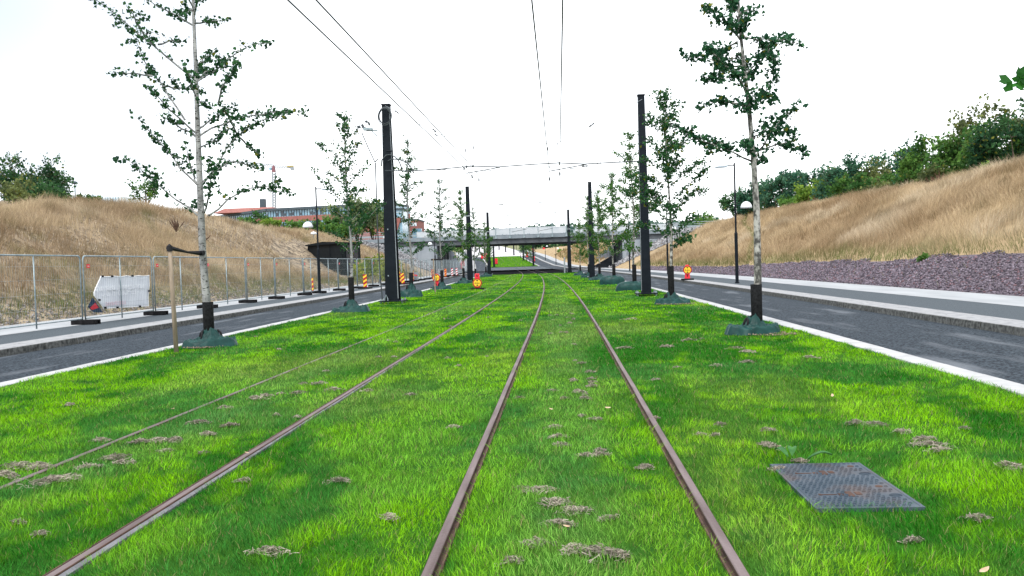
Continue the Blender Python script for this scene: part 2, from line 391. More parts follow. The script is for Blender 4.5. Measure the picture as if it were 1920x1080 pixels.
kerbline('right_pavement_kerb', 8.0, 8.78, M['granite'], M['granite_top'])
LPW = lambda Y: float(np.interp(Y, [0, 30, 60, 100, 300], [-14.2, -14.0, -13.2, -12.7, -12.7]))
LPB = lambda Y: float(np.interp(Y, [0, 45, 70, 95, 300], [-17.0, -16.6, -16.2, -15.4, -15.4]))
strip('left_pavement', LPW, lambda Y: RLo(Y)-.84, -12, 330, .046, .046, M['path_asphalt'], nx=3)
strip('left_pavement_slabs', LPB, lambda Y: LPW(Y)+.01, -12, 330, .05, .05, M['slab'], nx=2)
strip('right_pavement', 8.77, 10.85, -12, 330, .046, .046, M['path_asphalt'], nx=3)
strip('underpass_floor', -21, -15.4, 148, 204, .03, .03, M['path_asphalt']); strip('underpass_floor', 13.05, 18, 148, 204, .03, .03, M['path_asphalt'])
strip('right_pavement_slabs', 10.84, 13.05, -12, 330, .05, .05, M['slab'], nx=2)

# embankments: (distance from the toe, Y) -> height
def bank_r(e, Y):
    e = np.asarray(e, float); Y = np.asarray(Y, float)
    top = np.maximum(np.interp(Y, [0, 50, 62, 80, 105, 130], [6.0, 6.0, 6.0, 6.35, 6.7, 6.5])-G(Y), .4); wob = (fbm(e*.25+3, Y*.12, 31, 3)-.5)*.5*np.clip(e/4, 0, 1)
    z = e*.5
    k = 1.2; z = np.where(z < top-k, z, top-k+k*(1-np.exp(-(z-top+k)/k)))
    return z+wob
def bank_l(e, Y):
    e = np.asarray(e, float); Y = np.asarray(Y, float)
    top = np.interp(Y, [0, 30, 40, 57, 80, 112, 150, 170], [4.7, 4.4, 4.7, 6.9, 6.5, 5.8, 6.2, 6.2])
    top = np.maximum(top-G(Y), .4); wob = (fbm(e*.3+9, Y*.11, 77, 3)-.5)*.8*np.clip(e/4, 0, 1)
    z = e*.48
    k = 1.5; z = np.where(z < top-k, z, top-k+k*(1-np.exp(-(z-top+k)/k)))
    cut = 1.5*np.exp(-((e-5.5)/3.2)**2-((Y-70)/8.5)**2)            # the hollow dug for the shed
    return np.maximum(z+wob-cut, np.minimum(z, .25))
def toe_l(Y): return np.interp(Y, [0, 45, 70, 95, 300], [-17.0, -16.6, -16.2, -15.4, -15.4])
def PR(e, Y): 
    e = np.asarray(e, float); return np.stack([13.04+e+c(Y), np.broadcast_to(Y, e.shape), G(Y)+.04+bank_r(e, Y)], -1)
def PL(e, Y):
    e = np.asarray(e, float); return np.stack([toe_l(Y)-e+c(Y), np.broadcast_to(Y, e.shape), G(Y)+.04+bank_l(e, Y)], -1)
es = np.concatenate([np.arange(0, 16, .5), [17, 19, 22, 26, 32, 40, 60, 100.]])
def bank(name, PF, Y0, Y1, m, flip, e0=0, e1=200, lift=0, step=1.5):
    ee = es[(es >= e0) & (es <= e1)]
    rows = []
    for Y in np.arange(Y0, Y1+.01, step):
        p = PF(ee, np.full(len(ee), float(Y))); p[:, 2] += lift; rows.append([tuple(q) for q in (p[::-1] if flip else p)])
    mb = MB(); mb.grid(rows); return props(build(name, mb, m, smooth=True), kind='structure')
bank('right_embankment', PR, -12, 150, M['soil_r'], False)
bank('left_embankment', PL, -12, 150, M['soil_l'], True)
bank('right_far_embankment', PR, 168, 330, M['soil_r'], False, step=6)
bank('left_far_embankment', PL, 168, 330, M['soil_l'], True, step=6)
GTOP = lambda Y: np.interp(Y, [0, 30, 40, 70, 110, 128], [2.6, 2.4, 2.0, 1.1, .8, .8])   # width of the purple gravel
# crushed stone along the right pavement
n = 24000; Yg = 16+rng.power(.62, n)*96; Yg = np.where(rng.random(n) < .5, rng.uniform(16, 60, n), Yg)
eg = rng.random(n)*GTOP(Yg)*(.9+.25*vn(Yg*.8, Yg*0, 4)); P = PR(eg, Yg); P[:, 2] += .03
t = rng.random(n); cc = mixc((.05, .042, .055), (.235, .20, .24), t**1.3); pk = rng.random(n) < .12; cc[pk] = np.array((.17, .105, .12))*rng.uniform(.6, 1.2, (pk.sum(), 1))
props(stones('gravel', P, rng.uniform(.045, .10, n)*(1+Yg/110), cc, M['stone']), 'purple grey crushed stone strip between right pavement and dry grass bank', 'gravel', kind='stuff')
rows = []
for Y in np.arange(-12, 112, 1.5):
    ee = np.linspace(0, float(GTOP(Y)), 6); p = PR(ee, np.full(6, float(Y))); p[:, 2] += .015; rows.append([tuple(q) for q in p])
mb = MB(); mb.grid(rows); props(build('gravel_bed', mb, M['gravel'], smooth=True), kind='structure')
# riprap beside the bridge
for PF, nm, y0, lab, fl in ((PR, 'right', 127, 'grey riprap stone slope right of the bridge opening', False), (PL, 'left', 118, 'grey riprap stone slope left of the bridge opening', True)):
    n = 3400; Yr = rng.uniform(y0, 149.8, n); er = rng.uniform(0, 16, n)
    ok = er > (y0+16-Yr)*.7*(1 if nm == 'right' else .8) - (0 if nm == 'right' else 2); ok |= Yr > y0+17
    Yr, er = Yr[ok], er[ok]; P = PF(er, Yr); P[:, 2] += .06; n = len(P)
    cc = mixc((.10, .10, .11), (.36, .36, .37), rng.random(n)**1.4)
    props(stones('riprap', P, rng.uniform(.25, .6, n), cc, M['stone']), lab, 'riprap', kind='stuff')

# ------------------------------------------------------------------ grass
rails_x = (-.6575, .7775, -3.93, -2.495)
def jw(Y): return np.clip(.034*(1-Y/22), 0, 1)*(.35+.9*vn(np.asarray(Y, float)*.9, 0, 7))
def lawn_pts(Y0, Y1, dens, marg=1.5, xl=LK, xr=RK):
    n = int((Y1-Y0)*13*dens*1.0); Y = rng.uniform(Y0, Y1, n)
    lo = np.maximum(-.66*Y-marg+0*Y, xl+c(Y)); hi = np.minimum(.56*Y+marg, xr+c(Y))
    X = rng.uniform(-9, 6, n)+0*Y
    xr_ = X-c(Y)
    k = (X > lo) & (X < hi)
    for q in rails_x: k &= np.abs(xr_-q) > (.047 if q != -3.93 else .02)
    k &= ~((xr_+2.495 > 0) & (xr_+2.495 < .036+jw(Y)*.8))
    for (mx, my) in MANHOLE:
        cut = .07*vn(X*9, X*0+3, 12); k &= ~((np.abs(X-mx) < .30) & (Y-my < .53) & (Y-my > -.515+cut))
    return X[k], Y[k]
MANHOLE = [(1.715, 5.44)]
PX, PY, PH, PWd = [], [], [], []
for y0, y1, d, w, h in ((2.6, 6, 8200, .0031, .042), (6, 9, 4600, .0040, .042), (9, 14, 2500, .0055, .042), (14, 22, 1200, .0085, .043), (22, 40, 460, .0135, .045), (40, 106, 110, .030, .048)):
    X, Y = lawn_pts(y0, y1, d)
    PX.append(X); PY.append(Y); PWd.append(np.full(len(X), w)*rng.uniform(.7, 1.3, len(X))); PH.append(np.full(len(X), h))
X = np.concatenate(PX); Y = np.concatenate(PY); Wd = np.concatenate(PWd); H = np.concatenate(PH); n = len(X)
lump = fbm(X*2.4, Y*2.4, 41, 3)
tuf = fbm(X*6.5, Y*5.0, 43, 2); H = .84*H*rng.uniform(.5, 1.5, n)*(.30+.75*lump+.75*tuf)
# mown track beds and clipping lanes lie lower
P = np.stack([X, Y, bump(X, Y)-.004], 1)
big = .5*fbm(X*.55+3, Y*.30, 51, 3)+.5*fbm((X-c(Y))*.95+8, Y*.10, 52, 3); med = fbm(X*1.7, Y*1.0, 61, 3); fine = rng.random(n)
t = np.clip((big-.5)*3.7+(med-.5)*3.6+(tuf-.5)*1.8+.38, 0, 1)
cols = mixc((.022, .175, .010), (.215, .505, .006), t)
blu = np.clip((fbm(X*.8+40, Y*.45, 71, 3)-.50)*4.5, 0, 1)
cols = cols*(1-blu[:, None]*.38)+np.array((.11, .31, .085))*(blu[:, None]*.38)
pale = np.clip((fbm(X*.5+90, Y*.22, 81, 3)-.62)*6, 0, 1); cols = cols*(1-pale[:, None]*.4)+np.array((.40, .52, .10))*pale[:, None]*.4
lane = np.zeros(n)
for q, w_ in ((-3.45, .30), (-.12, .22), (.22, .2)): lane += np.exp(-((X-c(Y)-q)/w_)**2)*np.clip(.2+1.2*fbm(X*1.5, Y*.5, 93, 2), 0, 1)
lane = np.clip(lane, 0, 1)*.42; cols = cols*(1-lane[:, None])+np.array((.16, .33, .10))*lane[:, None]
cols *= (.34+1.22*fine**1.3)[:, None]
dry = rng.random(n) < .05; cols[dry] = np.array((.30, .27, .12))*rng.uniform(.6, 1.2, (dry.sum(), 1))
lawn = blades('lawn_grass', P, H, Wd, rng.uniform(.15, 1.15, n), cols, M['blade'], field=np.where(rng.random(n) < .5, fbm(X*1.6+7, Y*1.6, 55, 2)*14, rng.uniform(0, 6.28, n)))
props(lawn, 'bright green mown grass covering the tram bed', 'grass', kind='stuff')
# the far lawn beyond the bridge
n = 5200; Y = rng.uniform(207, 272.5, n); xr_ = rng.uniform(-7.1, 4.2, n)
P = np.stack([xr_+c(Y), Y, G(Y)-.01], 1)
t = fbm(xr_*1.2, Y*.12, 66, 2); cols = mixc((.10, .30, .015), (.20, .42, .02), t)*rng.uniform(.8, 1.2, (n, 1))
props(blades('lawn_grass', P, rng.uniform(.07, .12, n), np.full(n, .20), rng.uniform(.2, .8, n), cols, M['blade']), 'small far rectangle of green grass seen under the bridge', 'grass', kind='stuff')

# dry clippings lying on the lawn
spots = [(100, 905, .16), (80, 880, .10), (215, 862, .11), (265, 832, .10), (300, 828, .10), (330, 826, .08), (370, 795, .10), (420, 768, .08), (35, 880, .15), (10, 895, .14), (165, 880, .08), (190, 828, .08),
         (430, 800, .08), (390, 815, .07), (505, 1040, .085), (635, 905, .075), (1042, 950, .10), (1082, 967, .085), (1052, 992, .08), (1010, 926, .09), (985, 922, .06), (1122, 858, .08), (1118, 788, .07), (1125, 1048, .12),
         (1160, 1050, .06), (1075, 1045, .08), (1005, 1030, .07), (1040, 805, .06), (1048, 822, .07), (1052, 838, .07), (1108, 725, .07), (1106, 700, .06), (1096, 750, .07), (1745, 838, .13), (1730, 828, .10), (1765, 850, .08), (1605, 798, .08),
         (1640, 800, .09), (1690, 812, .07), (1438, 838, .06), (1455, 845, .06), (1440, 812, .06), (1888, 880, .09), (1905, 884, .08), (1832, 974, .06), (1710, 1015, .05), (730, 975, .06), (455, 908, .06), (480, 750, .10), (500, 745, .08), (600, 720, .10), (625, 733, .08), (560, 740, .07),
         (1170, 655, .12), (1185, 600, .15), (1380, 655, .14), (1400, 662, .10), (1290, 640, .12), (1345, 688, .10), (1250, 650, .12), (1400, 680, .1), (1520, 672, .09), (1036, 735, .05), (1100, 860, .06), (770, 745, .06), (690, 735, .06), (1000, 925, .07), (1460, 880, .08), (1500, 866, .06),
         (130, 760, .06), (110, 905, .13), (230, 872, .07), (1140, 980, .05), (960, 1060, .05), (1210, 880, .06), (1350, 800, .05), (850, 800, .05), (1270, 690, .06), (1230, 715, .05)]
cl = [(gnd(a, b)[0], gnd(a, b)[1], r) for a, b, r in spots]
for k in range(70):
    Y = R.uniform(4.2, 24); xr_ = R.choice([R.gauss(.1, .16), R.gauss(-3.2, .3), R.uniform(-7, 4.2)]); cl.append((xr_+float(c(Y)), Y, R.uniform(.025, .055)))
V, Q, CC = [], [], []
for (x, y, r) in cl:
    k = int(70+1000*r*min(1, 7/y)+0); a = rng.uniform(0, 2*math.pi, k); q = rng.random(k)**.7*r*1.25
    q = q*(.35+1.1*vn(np.cos(a)*1.8+y*7, np.sin(a)*1.8+x*5, 3)); el = rng.uniform(.3, .8); th = rng.uniform(-.6, .6)
    px_ = q*np.cos(a); py_ = q*np.sin(a)*el
    cx = x+px_*math.cos(th)-py_*math.sin(th); cy = y+px_*math.sin(th)+py_*math.cos(th)
    cz = bump(cx, cy)+.016+.022*rng.random(k)*(1-(q/r)**2)*min(1.2, r/.08)
    L_ = rng.uniform(.02, .055, k)*(.7+r*5); dz = rng.uniform(0, 2*math.pi, k); w = .0022*max(1, y/6)
    d = np.stack([np.cos(dz), np.sin(dz), rng.normal(0, .25, k)], 1)*L_[:, None]/2
    b = np.stack([-np.sin(dz), np.cos(dz), rng.normal(0, .8, k)], 1); b /= np.linalg.norm(b, axis=1)[:, None]; b *= w
    p0 = np.stack([cx, cy, cz], 1); bend = np.stack([rng.normal(0, .006, k), rng.normal(0, .006, k), rng.normal(.004, .006, k)], 1)
    vv = np.stack([p0-d-b, p0-d+b, p0+bend-b, p0+bend+b, p0+d-b, p0+d+b], 1)
    o = len(V)*0+sum(len(z) for z in V)
    bb = o+(np.arange(k)*6)[:, None]; V.append(vv.reshape(-1, 3)); Q += [bb+np.array([[0, 1, 3, 2]]), bb+np.array([[2, 3, 5, 4]])]
    cb = mixc((.12, .11, .085), (.56, .50, .41), rng.random(k)); CC.append(np.repeat(cb*rng.uniform(.7, 1.0), 6, 0))
props(build_np('dry_grass_clippings', np.concatenate(V), np.concatenate(Q), np.zeros((0, 3), int), M['hay'], np.concatenate(CC)),
      'grey brown dried mowing clippings lying in clumps on the green grass', 'clippings', kind='stuff')

# tall dry grass on the banks
def hay(name, PF, areas, h, label, greenf, densf, ca, cb):
    PP, HH, WW, CC = [], [], [], []
    for y0, y1, d, w in areas:
        n = int((y1-y0)*15*d); Y = rng.uniform(y0, y1, n); e = rng.uniform(0, 15.5, n)
        k = rng.random(n) < densf(e, Y); Y, e = Y[k], e[k]; n = len(Y)
        P = PF(e, Y); tuft = fbm(P[:, 0]*.9, P[:, 1]*.7, 13, 3); tone = fbm(P[:, 0]*.22, P[:, 1]*.16, 23, 3)
        g = np.clip(greenf(e, Y), 0, 1)
        H_ = h*(.35+1.15*tuft)*rng.uniform(.6, 1.25, n)*(1-.55*g)
        cc = mixc(ca, cb, np.clip((tone-.5)*2.6+.5+rng.normal(0, .22, n), 0, 1))
        lt = np.clip((fbm(P[:, 0]*.35+50, P[:, 1]*.12, 33, 2)-.66)*7, 0, 1); cc = cc*(1-lt[:, None]*.6)+np.array((.56, .48, .36))*lt[:, None]*.6
        dk = np.clip((fbm(P[:, 0]*1.5, P[:, 1]*.8, 37, 2)-.60)*6, 0, 1); cc = cc*(1-dk[:, None]*.5)+np.array((.15, .12, .06))*dk[:, None]*.5
        cc = cc*(1-g[:, None]*.85)+np.array((.09, .13, .03))*(g[:, None]*.85); cc *= rng.uniform(.65, 1.3, (n, 1))
        PP.append(P); HH.append(H_); WW.append(np.full(n, w)*rng.uniform(.6, 1.4, n)); CC.append(cc)
    P = np.concatenate(PP); n = len(P)
    o = blades(name, P, np.concatenate(HH), np.concatenate(WW), rng.uniform(.15, .95, n), np.concatenate(CC), M['hay'], field=fbm(P[:, 0]*.5, P[:, 1]*.4, 57, 2)*12)
    return props(o, label, 'dry grass', kind='stuff')
ax_l = ((12, 28, 90, .013), (28, 60, 130, .015), (60, 100, 56, .025), (100, 128, 26, .04))
ax_r = ((18, 34, 140, .012), (34, 60, 130, .016), (60, 100, 66, .025), (100, 131, 34, .04))
pathr = lambda e, Y: np.exp(-((Y-(56+e*4.2)-1.5*np.sin(e*.8))/1.0)**2)             # a trodden green line running up the bank
def gr(e, Y): return np.maximum(np.clip(1.3-(e-GTOP(Y))/1.1, 0, 1)*(.5+1.1*vn(Y*.6, e, 8)), pathr(e, Y)*1.0)
def dr(e, Y): return np.where(e < GTOP(Y)*1.0, np.where(rng.random(len(e)) < .012, 1, 0), np.where((Y > 127) & (e < 14), 0, 1.0))*(1-.25*pathr(e, Y))
def glf(e, Y): return np.clip(1.5-e/1.5, 0, 1)*(.35+1.2*vn(Y*.7, e*1.2, 9))+.5*np.clip((fbm(e*.8, Y*.6, 19, 2)-.6)*6, 0, 1)
def dl(e, Y):
    b = fbm(e*.42, Y*.17, 99, 3); bare = np.clip((b-.47)*8, 0, 1)*np.clip((e-2.5)/2.5, 0, 1)
    return (1-.62*bare*np.clip((e-3.5)/2, 0, 1))*np.where((Y > 112+e*.6) | ((Y > 72.5) & (Y < 84) & (e > 1.5) & (e < 8.5)), 0, 1.0)*np.where(e < .5, .6, 1)
hay('dry_grass', PR, ax_r, .62, 'tall golden dry grass covering the right bank', gr, dr, (.31, .225, .135), (.50, .395, .255))
hay('dry_grass', PL, ax_l, .62, 'tall straw coloured dry grass with bare patches on the left mound', glf, dl, (.27, .195, .12), (.47, .37, .24))
# straw on the banks beyond the bridge
for PF, lab in ((PR, 'dry grass on the bank seen under the bridge at right'),):
    n = 2500; Y = rng.uniform(178, 260, n); e = rng.uniform(.8, 8, n); P = PF(e, Y)
    gg = (rng.random(n) < .25)[:, None]; cols = np.where(gg, np.array((.09, .13, .03)), mixc((.27, .185, .095), (.42, .31, .18), rng.random(n)))
    props(blades('dry_grass', P, rng.uniform(.3, .8, n), np.full(n, .22), rng.uniform(.2, .6, n), cols, M['hay']), lab, 'dry grass', kind='stuff')
n = 9000; Y = rng.uniform(22, 110, n); e = rng.uniform(2, 15, n); k = rng.random(n) > dl(e, Y)*.8; Y, e = Y[k], e[k]; n = len(Y); P = PL(e, Y); P[:, 2] += .01
props(stones('soil_clods', P, rng.uniform(.06, .20, n), mixc((.10, .085, .07), (.34, .29, .23), rng.random(n)), M['stone']), 'dry clods and stones on the bare patches of the left mound', 'clods', kind='stuff')
# stones and low weeds at the foot of the left mound
n = 4200; Y = rng.uniform(18, 62, n); e = np.abs(rng.normal(0, .8, n)); P = PL(e, Y); P[:, 2] += .02
props(stones('gravel', P, rng.uniform(.04, .11, n), mixc((.09, .08, .075), (.34, .32, .31), rng.random(n)), M['stone']), 'loose grey stones along the foot of the left mound', 'gravel', kind='stuff')

# ------------------------------------------------------------------ tram tracks
def rail(parent, xr, Y0=-6, Y1=273, seed=0, side=1, dz=0.0):
    """grooved rail: head, groove, guard lip"""
    Ys = np.concatenate([np.arange(Y0, 40, .6), np.arange(40, Y1+.1, 3.0)]); rows = []
    sec = [(-.032, -.06), (-.030, .020), (-.026, .024), (.016, .024), (.020, .020), (.021, -.004), (.042, -.004), (.043, .012), (.054, .013), (.056, -.06)]
    for Y in Ys:
        gz = 0 if (Y < 106 or Y > 207) else -.083
        w = (vn(Y*.7, seed)-.5)*.006
        rows.append([W(xr+side*x+w, Y, z+gz+.006+dz) for x, z in sec])
    if side < 0: rows = [r[::-1] for r in rows]
    mb = MB(); mb.grid(rows)
    b = len(sec)-1
    idx = [0, 0, 1, 1, 2, 2, 2, 0, 0]
    if side < 0: idx = idx[::-1]
    mb.m = [idx[i % b] for i in range(len(mb.f))]
    return build('rail', mb, [M['rust'], M['railtop'], M['groove']], parent, loc='world')
for (xa, xb, lab) in ((-.6575, .7775, 'right tram track with rusty grooved rails, straight ahead of the viewer'), (-3.93, -2.495, 'left tram track with narrower looking rusty rails half sunk in grass')):
    o_ = W((xa+xb)/2, 0, 0); t = thing('tram_track', o_, lab, 'tram track', 'the two tram tracks in the grass')
    rail(t, xa, side=1, seed=xa, dz=-.017 if xa < -2 else 0); rail(t, xb, side=-1, seed=xb)
    mb = MB()
    if xa < -2:
        for q in (xb,):
            Ys = np.arange(2, 25, .5); s_ = 1 if q == xb else -1
            rr = [[W(q+.0325, Y, .022), W(q+.034+float(jw(Y)), Y, .018), W(q+.036+float(jw(Y)), Y, -.05)] for Y in Ys]
            mb.grid(rr)
        build('joint_strip', mb, M['joint'], t, loc='world')
# ================================================================== THINGS
def lv(o): return np.array(o.location)
# ------------------------------------------------------------------ bridge
BY0, BY1, XL, XR = 150.0, 168.0, -21.7, 10.95
br = thing('road_bridge', (-5, BY0, 0), 'low concrete road bridge crossing over the tram bed, with grey railings and wide abutments', 'bridge')
mb = MB()
mb.box(-90, 70, BY0+.35, BY1-.35, 4.85, 5.75)
build('girder', mb, M['girder'], br, loc='world', bevel=.05)
for y0, y1 in ((BY0, BY0+.5), (BY1-.5, BY1)):
    mb = MB(); mb.box(-90, 70, y0, y1, 5.72, 6.42); build('edge_beam', mb, M['beam'], br, loc='world', bevel=.03)
mb = MB(); mb.box(-90, 70, BY0+.5, BY1-.5, 5.76, 6.2); build('deck_surface', mb, M['asphalt'], br, loc='world')
for s_, x0, x1 in (('l', -90, XL), ('r', XR, 70)):
    mb = MB(); sx = 1 if s_ == 'l' else -1; xe = x1 if s_ == 'l' else x0
    # front and back faces with joints cut in between the lifts
    xa, xb = (x0, x1) if s_ == 'l' else (x0, x1)
    n_ = 7; w_ = 5.2
    for y0, y1 in ((BY0+.10, BY0+1.5), (BY1-1.5, BY1-.1)):
        k = 0; x = xe
        while abs(x-xe) < 60:
            a, b = sorted((x, x-sx*w_)); mb.box(a+.015, b-.015, y0, y1, -1, 4.84); x -= sx*w_
    a, b = sorted((xe-sx*2.6, xe-sx*60)); mb.box(a, b, BY0+1.5, BY1-1.5, -1, 4.84)
    build('abutment', mb, M['concrete'], br, loc='world')
    for y in (BY0+5.0, BY0+9.0, BY0+13.0):
        mb = MB(); a, b = sorted((xe, xe-sx*.9)); mb.box(a, b, y-.5, y+.5, -1, 4.84); build('pillar', mb, M['concrete'], br, loc='world', bevel=.04)
    mb = MB(); L_ = 26
    for k in range(6):
        y0 = BY1+.02+k*L_/6; y1 = y0+L_/6-.03; zt = 4.8-k*.66
        xo = xe + (-sx*.25*k if s_ == 'l' else -sx*-.9*k*.0) - (2.2 if s_ == 'r' else -.3)*(k*.28+.2)
        for r_ in range(int(zt/.8)+1):
            a, b = sorted((xo, xo-sx*1.0)); z0 = -1 if r_ == 0 else r_*.8+.012
            mb.box(a+.01*r_, b, y0, y1, z0, min(zt, (r_+1)*.8-.012))
    build('wing_wall', mb, M['block'], br, loc='world')
mb = MB(); mb.prism([(6.6, BY1+.01, -.4), (12, BY1+.01, -.4), (12, BY1+.01, 3.1), (10.9, BY1+.01, 2.65), (6.6, BY1+.01, .35)], (0, .45, 0)); build('wing_wall', mb, M['block'], br, loc='world')
# railings: pale screens on both flanks, taller posts over the tracks, open rails on the ramps
mb1, mb2, mb3 = MB(), MB(), MB()
XC0, XC1 = at(930, 440, BY0)[0], at(1062, 440, BY0)[0]
for yy in (BY0+.12, BY1-.12):
    mb1, mb3 = MB(), MB()
    for x in np.arange(XL-3.5, XR+9, 2.0):
        mb1.box(x-.03, x+.03, yy-.03, yy+.03, 6.42, 7.52)
        if XC0-1 < x+1 < XC1+1: continue
        mb2 = MB(); mb2.box(x+.03, x+1.97, yy-.012, yy+.012, 6.47, 7.42); build('screen_panel', mb2, M['panelglass'], br, loc='world')
    mb1.box(XL-3.5, XR+9, yy-.03, yy+.03, 7.52, 7.58)
    for x in np.linspace(XC0, XC1, 6):
        mb3.box(x-.06, x+.06, yy-.30, yy-.20, 5.95, 8.28); mb3.box(x-.16, x+.16, yy-.42, yy-.12, 5.80, 6.08)
    for x0_, x1_ in zip(np.linspace(XC0, XC1, 6)[:-1], np.linspace(XC0, XC1, 6)[1:]):
        mb2 = MB(); mb2.box(x0_+.07, x1_-.07, yy-.262, yy-.238, 6.55, 7.62); build('screen_panel', mb2, M['panelglass'], br, loc='world')
        mb3.box(x0_+.06, x1_-.06, yy-.28, yy-.22, 8.16, 8.22)
    for x in np.concatenate([np.arange(-62, XL-3.5, 2.2), np.arange(XR+9, 62, 2.2)]):
        mb1.box(x-.03, x+.03, yy-.03, yy+.03, 6.42, 7.6)
    for a, b in ((-62, XL-3.5), (XR+9, 62)):
        for z, w in ((7.58, .05), (7.22, .04), (6.82, .12)): mb1.box(a, b, yy-.1-.04, yy-.1+.04, z-w, z+w)
    build('railing', mb1, M['steel'], br, loc='world'); build('fence_over_tracks', mb3, M['steel'], br, loc='world')
# pale concrete edging slabs climbing beside the riprap
for nm, pts, lab in (('l', [(786, 525), (815, 499), (817, 512), (790, 531)], 'pale sloping concrete edge slab at the foot of the left riprap'), ('r', [(1181, 492), (1186, 492), (1197, 512), (1190, 512)], 'narrow pale leaning concrete slab beside the right bridge abutment')):
    q = [at(a, b, 137 if nm == 'l' else 144) for a, b in pts]; mb = MB(); mb.prism(q, (0, 1.2 if nm == 'l' else .5, .1)); o = build('edge_slab', mb, M['slab']); props(o, lab, 'concrete slab')

# ------------------------------------------------------------------ catenary poles
def pole_mesh(w0, w1, h, fl=True):
    mb = MB(); a, b = w0/2, w1/2
    def sec(w, z): # I-like closed outline
        d = w*.82; t = w*.16; return [(-w, -d, z), (w, -d, z), (w, -d+t, z), (w*.72, -d+t, z), (w*.72, d-t, z), (w, d-t, z), (w, d, z), (-w, d, z), (-w, d-t, z), (-w*.72, d-t, z), (-w*.72, -d+t, z), (-w, -d+t, z)]
    r0, r1 = sec(a, .07), sec(b, h); n = 12; v = r0+r1
    mb.add(v, [(i, (i+1) % n, n+(i+1) % n, n+i) for i in range(n)]+[tuple(range(n-1, -1, -1)), tuple(range(n, 2*n))])
    mb.box(-b*1.12, b*1.12, -b, b, h, h+.05)
    return mb
def add_base(root, w, rot=0):
    mb = MB(); e = w*.95
    mb.box(-e, e, -e*.8, e*.8, .085, .125); p = build('base_plate', mb, M['pole'], root)
    for sx in (-1, 1):
        for sy in (-1, 1):
            mb = MB(); x, y = sx*e*.82, sy*e*.62
            mb.lathe([(0, -.05), (.025, -.05), (.025, .085)], 8, (x, y, 0)); mb.lathe([(.05, .125), (.05, .165), (.03, .17), (.03, .20), (0, .20)], 6, (x, y, 0)); mb.lathe([(.05, .055), (.05, .085)], 6, (x, y, 0))
            build('anchor_bolt', mb, M['steel'], root)
pw = [( -6.58, 33.6, .52, .30, 8.15), (3.42, 33.6, .36, .25, 8.25)]
GP = 'tapered black catenary poles along the tram bed'
p1 = thing('catenary_pole', W(-6.58, 33.6), 'thick black catenary pole at left carrying a cable coil and a bracket with instruments', 'catenary pole', GP)
build('pole_shaft', pole_mesh(.54, .31, 7.83), M['pole'], p1); add_base(p1, .54)
mb = MB(); mb.prism([(.235, -.24, .2), (.262, -.24, .2), (.150, -.14, 7.75), (.135, -.14, 7.75)], (0, .02, 0)); build('flange_edge_strip', mb, M['wire_grey'], p1)
Yp = 33.6-.30
PXp = lambda a, b, y=Yp: at(a, b, y)
mb = MB(); cx = PXp(722, 217)
for k, (r, of) in enumerate(((.25, 0), (.22, .03), (.26, .05))):
    mb.tube([cx+np.array([r*math.cos(t)+of*.6-.02*k, -.03*k, r*1.28*math.sin(t)-of]) for t in np.linspace(0, 2*math.pi, 25)], .016 if k else .028, 6)
build('cable_coil', mb, M['wire'], p1, loc='world', smooth=True)
mb = MB(); mb.tube([PXp(715, 312), PXp(716, 300), PXp(724, 291), PXp(732, 290), PXp(741, 294), PXp(749, 304), PXp(754, 318)], .026, 6); mb.tube([PXp(727, 302), PXp(735, 298), PXp(748, 299), PXp(760, 303), PXp(769, 311), PXp(776, 325)], .026, 6)
build('looped_feeder_cable', mb, M['wire'], p1, loc='world', smooth=True)
mb = MB(); mb.tube([PXp(724, 283.5), PXp(737, 283)], .03, 6); build('side_peg', mb, M['pole'], p1, loc='world')
mb = MB(); mb.tube([PXp(708, 244), PXp(687, 244.5)], .035, 6); mb.tube([PXp(708, 256), PXp(697, 246)], .025, 6); mb.obox(PXp(690, 242), (.35, 0, .0), (0, .2, 0), (0, 0, .09))
bk = build('instrument_bracket', mb, M['steel'], p1, loc='world')
mb = MB()
for a, b, w, h in ((673, 238, .20, .18), (680, 236, .14, .22), (687, 228, .16, .14), (692, 232, .10, .22), (669, 243, .12, .10), (683, 240, .24, .09)): mb.obox(PXp(a, b), (w*.55, .03, h*.2), (0, .12, 0), (-h*.2, 0, h*.5))
for a, b, d, e in ((670, 234, 665, 229), (683, 228, 688, 212), (676, 233, 668, 224)): mb.tube([PXp(a, b), PXp(d, e)], .008, 4)
iv = build('instrument', mb, M['wire'], p1, loc='world')
mb = MB(); mb.tube([PXp(678, 248), PXp(690, 276), PXp(703, 304)], .022, 6); mb.tube([PXp(703, 304), PXp(709, 298)], .022, 6); mb.tube([PXp(704, 305), PXp(705, 340), PXp(708, 430), PXp(713, 520), PXp(717, 562)], .025, 6)
build('conduit', mb, M['wire'], p1, loc='world')
for a, b in ((716.5, 244), (717, 254), (727, 430), (716, 485), (728, 517)):
    mb = MB(); mb.obox(PXp(a, b, Yp-.02), (.035, 0, 0), (0, .03, 0), (0, 0, .05)); build('small_fitting', mb, M['steel'], p1, loc='world')
mb = MB(); mb.tube([PXp(719, 568), PXp(724, 553), PXp(727, 560), PXp(728, 572)], .022, 6)
build('earth_cable', mb, M['steel'], p1, loc='world')
mb = MB(); mb.tube([PXp(722.5, 576, 33.1), PXp(723.5, 570, 33.1)], .05, 8); build('yellow_cable_end', mb, M['orange'], p1, loc='world')
p2 = thing('catenary_pole', W(3.42, 33.6), 'slimmer black catenary pole at right standing between two leafy young trees', 'catenary pole', GP)
build('pole_shaft', pole_mesh(.37, .26, 7.78), M['pole'], p2); add_base(p2, .45)
mb = MB(); mb.prism([(-.20, -.165, .2), (-.185, -.165, .2), (-.13, -.12, 7.7), (-.14, -.12, 7.7)], (0, .02, 0)); build('flange_edge_strip', mb, M['wire_grey'], p2)
